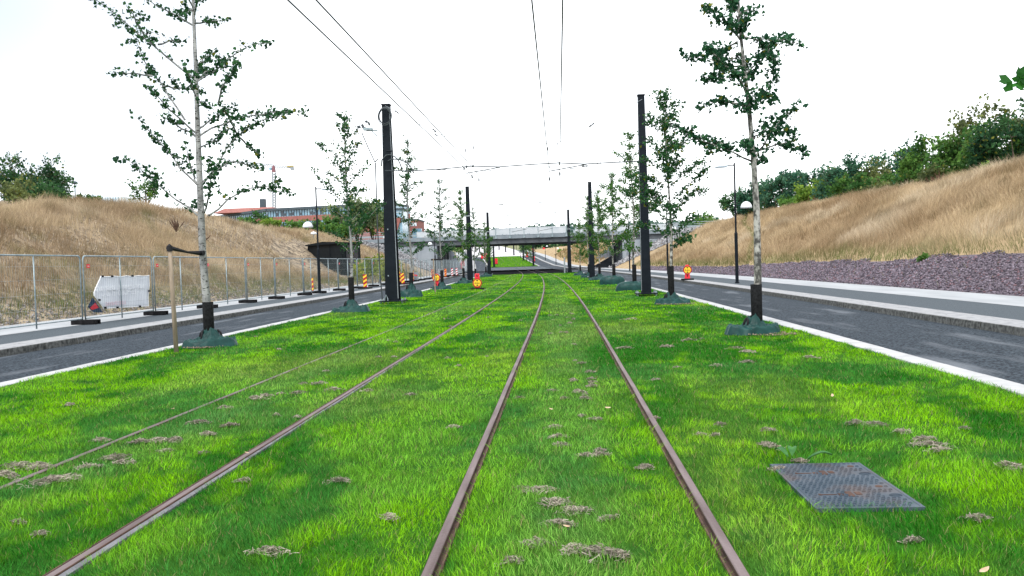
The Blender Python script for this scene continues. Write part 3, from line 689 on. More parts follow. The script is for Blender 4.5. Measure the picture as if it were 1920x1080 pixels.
labs = {(0, 1): 'second black catenary pole of the left row, with young trees in front of it', (1, 1): 'second black catenary pole of the right row, half hidden by foliage', (0, 2): 'third black catenary pole of the left row, standing before the bridge', (1, 2): 'third black catenary pole of the right row, standing clear before the bridge'}
for k, Yk in ((1, 69.5), (2, 105.3)):
    for sd_, xx in ((0, -6.6), (1, 3.35)):
        r_ = thing('catenary_pole', W(xx+(.0 if k == 1 else -.05), Yk), labs[(sd_, k)], 'catenary pole', GP)
        build('pole_shaft', pole_mesh(.45, .29, 7.75), M['pole'], r_); add_base(r_, .45)
        mb = MB(); mb.obox((0, 0, 5.4), (.40, 0, 0), (0, .36, 0), (0, 0, .10)); build('clamp_band', mb, M['wire_grey'], r_)
far_pole = None
for Yk in (209, 245, 281, 317, 353, 389):
    for xx in (-6.4, 3.3):
        if far_pole is None:
            far_pole = thing('catenary_pole', W(xx, Yk), 'distant black catenary pole beyond the bridge', 'catenary pole', 'far catenary poles beyond the bridge')
            build('pole_shaft', pole_mesh(.45, .3, 8.2), M['pole'], far_pole); mb = MB(); mb.box(-.45, .45, -.4, .4, 0, .12); build('base_plate', mb, M['pole'], far_pole)
        else: dup(far_pole, W(xx, Yk))

# ------------------------------------------------------------------ overhead wires
Yc = 33.3
def wire(label, pts, r=.009, m='wire', name='overhead_wire', cat='wire', grp='overhead tram wires'):
    mb = MB(); mb.tube(pts, r, 5); return props(build(name, mb, M[m], smooth=True), label, cat, grp)
def run(xr0, xr1, z0, z1, zs, Y0=-6, Y1=Yc):
    return [W(xr0+(xr1-xr0)*t, Y0+(Y1-Y0)*t, z0+(z1-z0)*t-zs*4*t*(1-t)) for t in np.linspace(0, 1, 9)]
def on(px0, py0, Ya, px1, py1, Yb, ext=None):
    a, b = at(px0, py0, Ya), at(px1, py1, Yb); d = (b-a)/(b[1]-a[1])
    s0 = a-d*(Ya+6); return [s0, a, (a+b)/2, b]
za = at(540, 0, 12.3); zb = at(878, 313, Yc)
for (x0, Ya, x1, y1, lab) in ((540, 12.4, 872, 316, 'left wire of the pair above the left track'), (593, 12.4, 884, 311, 'right wire of the pair above the left track'), (997, 12.6, 1029.5, 316, 'left wire of the pair above the right track'), (1055, 12.6, 1049.5, 310, 'right wire of the pair above the right track')):
    wire('thin dark overhead '+lab+', nearest span', on(x0, 0, Ya, x1, y1, Yc), .0135)
for (x1, y1, x2, y2, lab) in ((872, 316, 962, 414, 'left'), (884, 311, 964, 411, 'right')):
    wire(f'faint {lab} overhead wire above the left track beyond the nearest cross wire', [at(x1, y1, Yc), at((x1+x2)/2, (y1+y2)/2+2, 46), at(x2, y2, 69.5)], .010, 'wire')
for (x1, y1, x2, y2, lab) in ((1029.5, 316, 1040, 406, 'left'), (1049.5, 310, 1041.5, 402, 'right')):
    wire(f'faint {lab} overhead wire above the right track beyond the nearest cross wire', [at(x1, y1, Yc), at((x1+x2)/2, (y1+y2)/2+3, 46), at(x2, y2, 69.5)], .010, 'wire')
cs = thing('cross_span', at(960, 311, Yc), 'dark cross wire hung between the two nearest catenary poles, with steady arms and loops', 'cross wire')
mb = MB(); mb.tube([at(722, 320, Yc), at(770, 320.5, Yc), at(830, 316.5, Yc), at(885, 311.5, Yc), at(935, 312.8, Yc), at(1000, 308, Yc), at(1048, 305.5, Yc), at(1095, 307.5, Yc), at(1150, 304.5, Yc), at(1208, 302, Yc)], .023, 6); build('lower_span_wire', mb, M['wire'], cs, loc='world', smooth=True)
mb = MB(); mb.tube([at(722, 198, Yc), at(760, 220, Yc), at(815, 247, Yc), at(878, 276, Yc), at(960, 274, Yc), at(1046, 268, Yc), at(1108, 237, Yc), at(1160, 212, Yc), at(1204, 186, Yc)], .009, 5); build('upper_span_wire', mb, M['wire_grey'], cs, loc='world')
for a, b in (((874, 325), (938, 313.5)), ((1030, 321), (1100, 308))):
    mb = MB(); a0, b0 = at(*a, Yc-.15), at(*b, Yc-.05); mb.tube([a0, b0], .022, 6); mb.tube([a0*.45+b0*.55+np.array([0, 0, -.05]), a0*.25+b0*.75+np.array([0, 0, -.07])], .016, 5); mb.tube([a0*.45+b0*.55, a0*.45+b0*.55+np.array([0, 0, -.05])], .01, 4)
    build('steady_arm', mb, M['wire'], cs, loc='world')
for a in ((810, 241, 818, 247), (815, 250, 821, 256), (1104, 238, 1115, 230), (740, 207, 748, 213), (818, 318, 838, 317), (1090, 312, 1104, 311), (1118, 306.5, 1128, 305.5)):
    mb = MB(); p, q = at(a[0], a[1], Yc), at(a[2], a[3], Yc); mb.tube([p, p*.75+q*.25, p*.5+q*.5, p*.25+q*.75, q], [.012, .035, .02, .035, .012], 6); build('insulator', mb, M['wire'], cs, loc='world')
for (x, y0, y1) in ((873, 279, 316), (887.5, 274, 313), (1027, 276, 280), (1046, 267, 305)):
    mb = MB(); mb.tube([at(x, y0, Yc), at(x, y1, Yc)], .005, 4); mb.tube([at(x, y0, Yc), at(x, y0+6, Yc)], .02, 5); build('hanger', mb, M['wire'], cs, loc='world')
for (x0, x1, yt, yb) in ((886, 903, 324, 344), (1030, 1049.5, 322, 338)):
    mb = MB(); mb.tube([at(x0+(x1-x0)*(.5-.5*math.cos(t)), yb-(yb-yt)*math.sin(t)**.7 if 0 < t < math.pi else yb, Yc) for t in np.linspace(0, math.pi, 13)], .010, 5); build('jumper_loop', mb, M['wire_grey'], cs, loc='world')
for (x, y) in ((875, 313), (887, 311), (885, 331), (898, 337), (1029.5, 313), (1049, 306.5), (1050, 326), (1030, 336), (870, 317)):
    mb = MB(); mb.obox(at(x, y, Yc), (.05, 0, 0), (0, .06, 0), (0, 0, .12)); build('wire_clamp', mb, M['wire'], cs, loc='world')
for k, (Yk, yl, yr, sp) in enumerate(((69.2, 0, 0, ((948, 414, 984, 409), (1040, 414, 1072, 407))), (105, 0, 0, ((962, 425, 985, 421.5), (1040, 421, 1056, 418))))):
    s2 = thing('cross_span', W(-1.6, Yk, 5.5), ('faint cross wire between the second pair of catenary poles', 'faintest cross wire, at the pair of poles just before the bridge')[k], 'cross wire')
    mb = MB(); n_ = 9; mb.tube([W(-6.5+(9.8)*t, Yk, 5.55+.12*math.sin(t*math.pi)) for t in np.linspace(0, 1, n_)], .012, 5); mb.tube([W(-6.5+(9.8)*t, Yk, 7.65-1.6*math.sin(t*math.pi)**.7) for t in np.linspace(0, 1, 13)], .007, 4); build('span_wire', mb, M['wire_grey'], s2, loc='world')
    for xt in (-3.2, .06):
        mb = MB(); mb.tube([W(xt-.5, Yk-.1, 5.25), W(xt+1.3, Yk-.05, 5.55)], .026, 5); build('steady_arm', mb, M['wire'], s2, loc='world')
        mb = MB(); mb.tube([W(xt-.9, Yk, 6.25), W(xt-.5, Yk, 6.22)], .04, 5); build('insulator', mb, M['wire'], s2, loc='world')

# ------------------------------------------------------------------ street lamps
def lamp(loc, lab, side, grp, h=6.15, rz=0):
    """side +1: top arm towards +X, small dome towards -X"""
    r_ = thing('street_lamp', loc, lab, 'street lamp', grp)
    mb = MB(); mb.lathe([(0, 0), (.11, 0), (.11, .06), (.085, .08), (.085, 2.55), (.06, 2.6), (.06, 2.62), (.05, 2.65), (.042, h), (0, h)], 12); build('lamp_post', mb, M['pole'], r_, smooth=False)
    mb = MB(); mb.tube([(0, 0, h-.12), (side*.35, 0, h-.12)], .03, 6); build('top_arm', mb, M['pole'], r_)
    mb = MB(); x0 = side*.32
    mb.prism([(x0, -.11, h-.10), (x0+side*.62, -.11, h-.15), (x0+side*.70, -.11, h-.24), (x0+side*.08, -.11, h-.22)], (0, .22, 0)); build('top_luminaire', mb, M['lampgrey'], r_, bevel=.03)
    mb = MB(); mb.tube([(0, 0, h*.645), (-side*.4, 0, h*.645)], .022, 6); build('dome_arm', mb, M['pole'], r_)
    mb = MB(); cx_ = -side*.55; prof = [(.30*math.cos(t), .34*math.sin(t)-.10) for t in np.linspace(0, math.pi/2, 8)]; mb.lathe([(0, -.10), (.29, -.10)]+prof, 16, (cx_, 0, h*.645-.04)); build('dome_luminaire', mb, M['white'], r_, smooth=True)
    return r_
GL = 'black street lamps with a low dome along both pavements'
lamp(W(-13.62+float(0), 48.6, .05), 'tall black street lamp beside the fence, left of the dark shed', 1, GL)
lamp(np.array([at(740, 530, 72)[0], 72, .05]), 'second street lamp on the left pavement, behind the thick pole', 1, GL)
lamp(np.array([at(817, 520, 100)[0], 100, .05]), 'far left street lamp by the bridge, behind the left warning sign', 1, GL)
lamp(W(9.25, 44.3, .05), 'tall black street lamp on the right pavement by the gravel bank', -1, GL)
lamp(np.array([at(1252.5, 515, 75)[0], 75, .05]), 'street lamp hidden close behind the second tree of the right row', -1, GL)
lamp(np.array([at(1181, 510, 104)[0], 104, .05]), 'far right street lamp standing by the bridge wall', -1, GL)
fl = None
for k, (Yk, xx) in enumerate(((186, 9.3), (214, 9.3), (242, 9.3), (272, 9.3), (304, 9.3), (340, 9.3), (214, -13), (262, -13))):
    if fl is None: fl = lamp(W(xx, Yk, .05), 'distant street lamp seen under the bridge', -1, 'far street lamps beyond the bridge')
    else: dup(fl, W(xx, Yk, .05), 0 if xx > 0 else math.pi)
# park lamp on the mound
pk_ = at(142, 385, 66); r_ = thing('park_lamp', (pk_[0], pk_[1], pk_[2]-1.0), 'small mushroom topped lamp on the left mound beside the trees', 'park lamp')
mb = MB(); mb.lathe([(0, 0), (.055, 0), (.045, 2.75), (0, 2.75)], 10); build('lamp_post', mb, M['steel'], r_)
mb = MB(); mb.lathe([(0, 2.70), (.22, 2.70), (.24, 2.76), (.17, 2.88), (0, 2.93)], 16); build('lamp_cap', mb, M['roofgrey'], r_, smooth=True)
pk_ = at(588, 437, 92); r_ = thing('park_lamp', (pk_[0], pk_[1], pk_[2]-1.9), 'small white capped lamp just right of the tall left street lamp', 'park lamp')
mb = MB(); mb.lathe([(0, 0), (.055, 0), (.045, 1.8), (0, 1.8)], 10); build('lamp_post', mb, M['steel'], r_)
mb = MB(); mb.lathe([(0, 1.75), (.36, 1.75), (.30, 1.95), (0, 2.08)], 16); build('lamp_cap', mb, M['white'], r_, smooth=True)

# ------------------------------------------------------------------ fence of temporary panels
FXL = lambda Y: float(np.interp(Y, [0, 20, 25, 40, 55, 75, 95, 125, 170], [-13.9, -13.75, -13.65, -13.5, -13.1, -12.75, -12.3, -11.7, -11.5]))
ylist = [20.4, 24.7]
while ylist[-1] < 139: ylist.append(ylist[-1]+(4.1 if ylist[-1] < 60 else 4.3))
def fence_part(L):
    H0, H1 = .17, 2.02; rr = .12
    def cor(cx_, cz_, a0): return [(cx_+rr*math.cos(a), 0, cz_+rr*math.sin(a)) for a in np.linspace(a0, a0-math.pi/2, 5)]
    f = MB(); f.tube([(.06, 0, .06)]+cor(.06+rr, H1-rr, math.pi)+cor(L-.06-rr, H1-rr, math.pi/2)+[(L-.06, 0, .06)], .024, 6)
    f.tube([(.06, 0, H0), (L-.06, 0, H0)], .018, 5)
    m = MB(); m.tube([(L/2, 0, .05), (L/2, 0, H1)], .022, 6)
    g = MB()
    for x in np.arange(.16, L-.1, .11): g.tube([(x, 0, H0), (x, 0, H1)], .0022, 3, cap=False)
    for z in (.55, .95, 1.35, 1.72): g.tube([(.06, 0, z), (L-.06, 0, z)], .0025, 3, cap=False)
    return f, m, g
cache = {}
feet_l = []
GF = 'temporary steel fence panels along the left pavement'
def panel(a, b, label):
    a, b = np.array(a), np.array(b); L = float(np.linalg.norm((b-a)[:2])); k = round(L, 1)
    r_ = thing('temporary_fence', a, label, 'fence panel', GF, math.atan2(b[1]-a[1], b[0]-a[0]))
    if k not in cache:
        f, m, g = fence_part(k); cache[k] = (build('frame', f, M['steel'], r_, smooth=True).data, build('mid_post', m, M['steel'], r_, smooth=True).data, build('wire_mesh', g, M['steel'], r_).data)
    else:
        for nm, me in zip(('frame', 'mid_post', 'wire_mesh'), cache[k]):
            o = bpy.data.objects.new(nm, me); COL.objects.link(o); o.parent = r_
    r_.scale = (L/k, 1, 1)
    return r_
tagm = MB(); tagm.box(-.085, .085, -.012, -.006, -.055, .055); tagw = MB(); tagw.box(-.05, .05, -.016, -.0125, -.012, .006)
tagme = tagwe = None
pos = []
for px_, py_ in ((-40, 633), (158, 607), (290, 592.5), (387, 581), (463, 571), (517, 564), (570, 556.5), (598, 553), (635, 548)):
    xx = ray(px_, py_)[0]; y = -14.05/xx; pos.append(np.array([-14.05, y, .05]))
yy_ = pos[-1][1]
while yy_ < 139: yy_ += 4.2; pos.append(np.array([float(np.interp(yy_, [52, 65, 75, 95, 125, 170], [-14.0, -13.6, -13.5, -13.8, -14.6, -16.5])), yy_, .05]))
plab = ['nearest fence panel at the left picture edge, its top rail kinked at the middle post', 'fence panel carrying the white cloth banner', 'fence panel just left of the big left tree trunk, behind the wooden stake', 'fence panel directly right of the big left tree trunk', 'second fence panel right of the big left tree trunk', 'third fence panel right of the big left tree trunk', 'fence panel standing left of the tall left street lamp', 'fence panel standing behind the tall left street lamp', 'fence panel in front of the dark shed, behind the second left tree', 'fence panel left of the yellow green bush']
for i in range(len(pos)-1):
    lab = plab[i] if i < len(plab) else 'one of the narrow looking fence panels receding from the bush to the bridge'
    d = (pos[i+1]-pos[i]); u = d/np.linalg.norm(d)
    r_ = panel(pos[i]+u*.015, pos[i+1]-u*.015, lab)
    if i == 0: r_.rotation_euler[2] += 0.0
    if i >= 1 and i < 12:
        o = build('red_tag', tagm, M['red'], r_) if tagme is None else bpy.data.objects.new('red_tag', tagme)
        if tagme is None: tagme = o.data
        else: COL.objects.link(o); o.parent = r_
        o.location = (.32, 0, 1.72)
        o2 = build('tag_stripe', tagw, M['white'], o) if tagwe is None else bpy.data.objects.new('tag_stripe', tagwe)
        if tagwe is None: tagwe = o2.data
        else: COL.objects.link(o2); o2.parent = o
ft = MB(); ft.box(-.42, .30, -.13, .13, 0, .14); ft.box(.3005, .36, -.13, -.06, 0, .14); ft.box(.3005, .36, .06, .13, 0, .14); ft.box(.3005, .36, -.0595, .0595, .10, .14)
footme = None
flab = {1: 'black rubber fence foot at the left end of the banner panel', 2: 'black rubber fence foot at the right end of the banner panel', 3: 'black rubber fence foot behind the black guard of the big left tree', 4: 'first whole rubber fence foot to the right of the big left tree', 5: 'second rubber fence foot to the right of the big left tree', 6: 'third rubber fence foot to the right of the big left tree, near the street lamp'}
for i in range(len(pos)):
    lab = flab.get(i, 'one of the far black rubber fence feet between street lamp and bridge' if i else 'black rubber fence foot cut by the left picture edge')
    o = build('fence_block', ft, M['black'], bevel=.02) if footme is None else bpy.data.objects.new('fence_block', footme)
    if footme is None: footme = o.data
    else:
        COL.objects.link(o); b_ = o.modifiers.new('bevel', 'BEVEL'); b_.width = .02; b_.segments = 2
    o.location = tuple(pos[i]+np.array([.08, 0, 0])); o.rotation_euler = (0, 0, rng.uniform(-.15, .1)); props(o, lab, 'fence foot', 'rubber feet of the fence panels')
# banner tied to the second panel
a0, a1 = pos[1], pos[2]
def onp(t, z, off=.05):
    p = a0+(a1-a0)*t; n_ = np.array([-(a1-a0)[1], (a1-a0)[0], 0]); n_ /= np.linalg.norm(n_); return np.array([p[0], p[1], z+.05])+n_*off
def tz(px, py):
    """place of a picture point on the banner panel: share along it and height"""
    r0 = ray(px, py); d = a1-a0; A = np.array([[r0[0], -d[0]], [1.0, -d[1]]]); s_, t_ = np.linalg.solve(A, a0[:2]); return t_, HCAM+r0[2]*s_-.05
pan = thing('banner', (a0+a1)/2, 'white cloth banner tied to the fence, its lower left corner folded back, print showing through', 'banner')
outl = [tz(192.5, 518), tz(283, 516.5), tz(281, 573.5), tz(198.5, 578), tz(178.5, 554)]
NU, NV = 26, 12; rows = []
tl, tr, br_, bl, lf = outl
for j in range(NV+1):
    v = j/NV; row = []
    zl = tl[1]*(1-v)+bl[1]*v; zr = tr[1]*(1-v)+br_[1]*v
    hl = 1-abs(v-.55)/.55 if v < .55 else 1-(v-.55)/.45
    x0_ = (tl[0]*(1-v)+bl[0]*v)+(lf[0]-(tl[0]+bl[0])/2)*max(0, hl); x1_ = tr[0]*(1-v)+br_[0]*v
    for i in range(NU+1):
        u = i/NU; t_ = x0_+(x1_-x0_)*u; z_ = zl+(zr-zl)*u-.02*abs(math.sin(u*math.pi*4))*(1-v)
        row.append(onp(t_, z_, .045+.03*float(vn(u*5, v*3, 3))))
    rows.append(row)
mb = MB(); mb.grid(rows); bo = build('banner_cloth', mb, M['banner'], pan, loc='world', smooth=True)
sm = bo.modifiers.new('thick', 'SOLIDIFY'); sm.thickness = .004
mb = MB()
for e in ([rows[0][i] for i in range(NU+1)], [rows[-1][i] for i in range(NU+1)], [r[-1] for r in rows], [r[0] for r in rows]):
    mb.tube([np.array(q)+np.array([.012, -.02, 0]) for q in e], .016, 5)
build('hem', mb, M['bannerhem'], pan, loc='world')
mb = MB(); q = [onp(*tz(a, b), off=.16) for a, b in ((179, 556), (198, 587), (197, 583), (190, 572), (179, 558))]
mb.add([onp(*tz(179.5, 557), off=.10), onp(*tz(198, 586), off=.08), onp(*tz(188, 585), off=.22), onp(*tz(179, 575), off=.25)], [(0, 1, 2, 3)]); fo = build('folded_corner', mb, M['navy'], pan, loc='world'); fs_ = fo.modifiers.new('thick', 'SOLIDIFY'); fs_.thickness = .004
q4 = [onp(*tz(179.5, 557), off=.10), onp(*tz(198, 586), off=.08), onp(*tz(188, 585), off=.22), onp(*tz(179, 575), off=.25)]; bl4 = lambda u_, v_: (q4[0]*(1-u_)+q4[1]*u_)*(1-v_)+(q4[3]*(1-u_)+q4[2]*u_)*v_+np.array([.02, -.03, .005])
mb = MB(); mb.prism([bl4(.32, .12), bl4(.66, .12), bl4(.66, .90), bl4(.32, .90)], (0, .003, 0)); ep = build('red_print', mb, M['red'], pan, loc='world')
ang = math.atan2(a1[1]-a0[1], a1[0]-a0[0])
for tx, (px_, py_), sz, mm in (('LUNDS KOMMUN SPARVAG', (233, 540), .26, 'ghost'), ('C - ESS MOBILITET 20 C', (231, 548.5), .24, 'ghost'), ('LUND SPARVAG', (218, 569), .17, 'ghostred')):
    q = onp(*tz(px_, py_), off=.012)-lv(pan); text_mesh('show_through_lettering', tx, sz, M[mm], pan, tuple(q), (math.pi/2, 0, ang), mirror=True)
mb = MB()
for (a, b) in ((193, 518), (211, 518), (249, 517), (280.5, 545.5), (187, 562.5), (198, 577), (221, 576.5), (263, 574.5)): mb.obox(onp(*tz(a, b), off=.01), (.05, .05, 0), (-.02, .02, 0), (0, 0, .06))
build('cable_tie', mb, M['black'], pan, loc='world')

# ------------------------------------------------------------------ height limit signs
def sign(loc, lab, zc, rd, rz, upper):
    r_ = thing('height_limit_sign', loc, lab, 'road sign', 'red stands with round 4,6 m height limit signs', rz)
    mb = MB()
    for z0, z1, w0, w1 in (((.02, .45, .34, .28), (.45, .84, .27, .25), (.84, .95, .25, .18)) if not upper else ((.10, .4, .30, .28), (.4, .88, .28, .27), (.88, .92, .27, .22))): mb.box(-w0/2, w0/2, -.07, .07, z0, z1, 0, w1/w0, .9)
    build('red_stand', mb, M['red'], r_, bevel=.02)
    mb = MB(); mb.box(-.38, .38, -.20, .20, .0, .10); build('rubber_foot', mb, M['black'], r_, bevel=.03)
    disc = lambda ra, y0, y1: [(ra*math.cos(t), y0, zc+ra*math.sin(t)) for t in np.linspace(0, 2*math.pi, 33)[:-1]]
    mb = MB(); mb.prism(disc(rd, -.105, 0), (0, .02, 0)); build('sign_rim', mb, M['red'] if False else M['darkred'], r_)
    mb = MB(); mb.prism(disc(rd*.76, -.1075, 0), (0, .0025, 0)); build('sign_face', mb, M['yellow'], r_)
    for s_ in (1, -1):
        mb = MB(); q = rd*.74; mb.prism([(-q*.36, -.111, zc+s_*q*.90), (q*.36, -.111, zc+s_*q*.90), (0, -.111, zc+s_*q*.42)], (0, .0035, 0)); build('triangle_mark', mb, M['ink'], r_)
    text_mesh('height_figure', '4,6m', rd*.62, M['ink'], r_, (0, -.112, zc-.01), (math.pi/2, 0, 0), extrude=.003)
    zz = .27 if not upper else .78
    mb = MB(); mb.box(-.022, .022, -.078 if upper else -.084, -.06, zz-.07, zz+.07); mb.box(-.045, .022, -.079 if upper else -.085, -.06, zz+.03, zz+.072); build('stand_mark', mb, M['ink'], r_)
    return r_
q = gnd(819, 541, 0); sign(np.array([q[0], q[1], 0])+np.array([0, 0, -.02]), 'left height limit sign reading 4,6m, standing at the left road kerb', .70, .25, 0, False)
q = gnd(895.5, 543, 0); sign(np.array([q[0], q[1], 0]), 'height limit sign reading 4,6m on the grass, red box above its disc', .38, .265, 0, True)
q = gnd(1289, 525, .05); sign(np.array([q[0], q[1], .045]), 'right height limit sign reading 4,6m, standing alone on the right pavement', .63, .265, 0, False)
# far red stands
fr = None
for a, b, Yk in ((904, 481, 262), (910.5, 480, 264), (930.5, 486, 226), (1000.5, 486, 236), (988, 477, 262), (999.5, 471, 300), (1020, 470, 300), (866, 492, 190), (868, 484, 222)):
    p = at(a, b, Yk); p[2] = float(G(Yk))
    if fr is None:
        fr = thing('warning_stand', p, 'small distant red warning stand beyond the bridge', 'warning stand', 'far red warning stands')
        mb = MB(); mb.box(-.38, .38, -.1, .1, .12, 1.15, 0, .8); build('red_stand', mb, M['red'], fr, bevel=.02); mb = MB(); mb.box(-.5, .5, -.25, .25, 0, .12); build('rubber_foot', mb, M['black'], fr)
        mb = MB(); mb.prism([(.42*math.cos(t), -.13, 1.25+.42*math.sin(t)) for t in np.linspace(0, 2*math.pi, 21)[:-1]], (0, .03, 0)); build('sign_back', mb, M['red'], fr)
    else: dup(fr, p)
# striped marker boards
def board(px, pyb, Yk, h, w, lab, tilt=0.0, z=.05, cb='yellow'):
    p = at(px, pyb, Yk); p[2] = z
    r_ = thing('marker_board', p, lab, 'marker board', 'red striped marker boards along the fence'); r_.rotation_euler = (0, tilt, 0)
    mb = MB(); mb.box(-w/2, w/2, -.02, .02, .1, .1+h); build('board', mb, M['darkred'], r_)
    mb = MB(); k = .0
    while k < h+.1:
        q_ = [(-w/2+.004, k+.1), (w/2-.004, k+.1+w*.62), (w/2-.004, k+.1+w*.62+.13), (-w/2+.004, k+.1+.13)]
        q_ = [(x, min(max(zz, .105), .095+h)) for x, zz in q_]
        if abs(q_[2][1]-q_[1][1])+abs(q_[3][1]-q_[0][1]) > .06: mb.prism([(x, -.0235, zz) for x, zz in q_], (0, .0033, 0))
        k += .29
    build('stripe', mb, M[cb], r_)
    mb = MB(); mb.box(-.45, .45, -.19, .19, -.0, .10); build('rubber_foot', mb, M['black'], r_, bevel=.02)
board(685, 541, 56.5, .85, .24, 'red and yellow striped marker board left of the thick pole, beside the yellow green bush')
board(738.5, 533.5, 66, .95, .24, 'marker board partly hidden right beside the thick left pole', cb='bannerhem')
board(750, 531.5, 70, .95, .25, 'tilted red and yellow marker board behind the second left street lamp', tilt=-.10)
board(756.5, 534.5, 65.5, .80, .25, 'shorter tilted marker board just right of the second left street lamp', tilt=-.08)
board(773.5, 527, 77.5, .95, .24, 'thin marker board behind the third left tree trunk')
board(586, 548, 50.6, .8, .15, 'marker board behind the tall left street lamp post')
for k, (a, b, Y_) in enumerate(((811, 522, 92), (835.5, 520, 97), (848, 518.5, 103), (856.5, 517.5, 107))):
    board(a, b, Y_, .9, .24, ('red striped marker board left of the left height limit sign', 'red marker board behind the fourth left tree', 'pale red striped marker board at the far fence under the bridge', 'last red striped marker board of the far fence')[k], cb='bannerhem' if k > 1 else 'orange')
p = at(779, 527, 78); r_ = thing('notice_board', (p[0], p[1], .05), 'grey notice board with a red arrow standing at the fence', 'notice board')
mb = MB(); mb.box(-.28, .28, -.015, .015, .12, .85); build('board', mb, M['wire_grey'], r_)
mb = MB(); mb.prism([(-.2, -.019, .66), (.06, -.019, .58), (.06, -.019, .64), (.22, -.019, .52), (.06, -.019, .44), (.06, -.019, .50), (-.2, -.019, .59)], (0, .0035, 0)); build('arrow', mb, M['red'], r_)
mb = MB(); mb.box(-.35, .35, -.15, .15, 0, .12); build('foot', mb, M['black'], r_)

# ------------------------------------------------------------------ dark shed
sh = thing('shed', at(640, 500, 76), 'dark sheet metal shed dug into the left mound near the bridge', 'shed')
A = at(579, 500, 80); B = at(641, 503, 75); C = at(677, 503, 78); A[2] = B[2] = C[2] = .6
zt = at(640, 456.5, 75)[2]
D = A+(C-B); u = A-B; v = C-B
mb = MB(); base = [B, C, D, A]; top = [np.array([q[0], q[1], zt]) for q in base]
mb.add(base+top, [(0, 1, 5, 4), (1, 2, 6, 5), (2, 3, 7, 6), (3, 0, 4, 7), (4, 5, 6, 7)]); build('wall', mb, M['shed'], sh, loc='world')
mb = MB(); e = .25; un, vn_ = u/np.linalg.norm(u), v/np.linalg.norm(v)
q0 = [B-un*e-vn_*e, C-un*e+vn_*e, D+un*e+vn_*e, A+un*e-vn_*e]
lo_ = [np.array([p[0], p[1], zt+.004]) for p in q0]; hi_ = [np.array([p[0], p[1], zt+.12]) for p in q0]
r0_ = (hi_[0]+hi_[3])/2+np.array([0, 0, .16]); r1_ = (hi_[1]+hi_[2])/2+np.array([0, 0, .16])
mb.add(lo_+hi_+[r0_, r1_], [(0, 1, 5, 4), (2, 3, 7, 6), (1, 2, 6, 9, 5), (3, 0, 4, 8, 7), (4, 5, 9, 8), (6, 7, 8, 9), (3, 2, 1, 0)]); build('roof', mb, M['shed'], sh, loc='world')
nf = -un*1.0
mb = MB(); cdoor = B+v*.55-un*.02; cdoor = np.array([cdoor[0], cdoor[1], (.6+zt)/2+.2]); mb.obox(cdoor-un*.01, v*.62, un*.03, (0, 0, zt-1.2)); dr_ = build('door', mb, M['glassdark'], sh, loc='world')
mb = MB()
for a, b, s_ in ((.50, .86, .10), (.55, .80, .06), (.47, .70, .08), (.57, .62, .05), (.5, .5, .12), (.48, .38, .05), (.9, .9, .12)):
    cc_ = B+v*a-un*.06; mb.obox((cc_[0], cc_[1], .6+(zt-.6)*b), vn_*s_, un*.02, (0, 0, s_*1.3))
build('sticker', mb, M['white'], sh, loc='world')
mb = MB(); 
for a in (0, .33, .66, 1): cc_ = B+u*a-vn_*.02; mb.obox((cc_[0], cc_[1], (.6+zt)/2), un*.08, vn_*.04, (0, 0, zt-.62))
build('corner_trim', mb, M['pole'], sh, loc='world')

# ------------------------------------------------------------------ brick office building and its neighbours
YB = 200.0
def facade(root, A, Bp, zb, zt_, bands, nwin):
    """stack of bands between plan points A and B (world xy), windows set into the glass bands"""
    A, Bp = np.array(A, float), np.array(Bp, float); d = Bp-A; L = np.linalg.norm(d); u = d/L; n_ = np.array([u[1], -u[0]])
    for nm, z0, z1, out, mt in bands:
        mb = MB(); cc_ = (A+Bp)/2-n_*(6-out); mb.obox((cc_[0], cc_[1], (z0+z1)/2), (*(u*L), 0), (*(n_*12), 0), (0, 0, z1-z0-.006)); build(nm, mb, M[mt], root, loc='world')
        if nm == 'window_band':
            mb = MB(); 
            for k in range(nwin+1):
                q_ = A+u*L*k/nwin+n_*(out+.05); mb.obox((q_[0], q_[1], (z0+z1)/2), (*(u*.14), 0), (*(n_*.1), 0), (0, 0, z1-z0-.02))
            build('mullion', mb, M['roofgrey'], root, loc='world')
            for k in range(nwin):
                if rng.random() < .45:
                    mb = MB(); q_ = A+u*L*(k+.5)/nwin+n_*(out+.03); hh = (z1-z0)*rng.choice([.85, .6, .5]); mb.obox((q_[0], q_[1], z0+.1+hh/2), (*(u*(L/nwin*.6)), 0), (*(n_*.06), 0), (0, 0, hh-.12)); build('open_pane', mb, M['glassdark'], root, loc='world')
a_ = at(380, 400, 225); c_ = at(503, 410, 200); e_ = at(734, 400, 194)
ob = thing('office_building', (c_[0], c_[1], 6), 'long low office building of red brick bands and blue windows behind the left mound', 'building')
zr0 = at(503, 391, 200)[2]; zw1 = at(503, 396, 200)[2]; zw0 = at(503, 407.5, 200)[2]; zb0 = at(503, 417.5, 200)[2]; zg0 = at(503, 426, 200)[2]
bands = [('roof_fascia', zw1, zr0-.05, .6, 'roofgrey'), ('window_band', zw0, zw1, 0, 'glass'), ('brick_band', zb0, zw0, .1, 'brick'), ('window_band', zg0, zb0, 0, 'glass'), ('brick_band', 3, zg0, .1, 'brick')]
facade(ob, a_[:2], c_[:2], 3, zr0, bands, 34); facade(ob, c_[:2]+np.array([.02, 0]), e_[:2], 3, zr0, bands, 46)
mb = MB(); q = [at(420, 384.5, 215), at(475, 379, 212), at(518, 386, 208)]; zz = zr0-.1
mb.box(q[0][0], q[2][0], 208, 222, zz, zz+1.2, 0, .75, .7); build('roof_storey', mb, M['brick'], ob, loc='world')
mb = MB(); t0 = at(491, 378, 212); mb.box(t0[0]-.6, t0[0]+.6, 212, 213.5, zz+.4, t0[2]+.7); build('roof_vent', mb, M['roofgrey'], ob, loc='world')
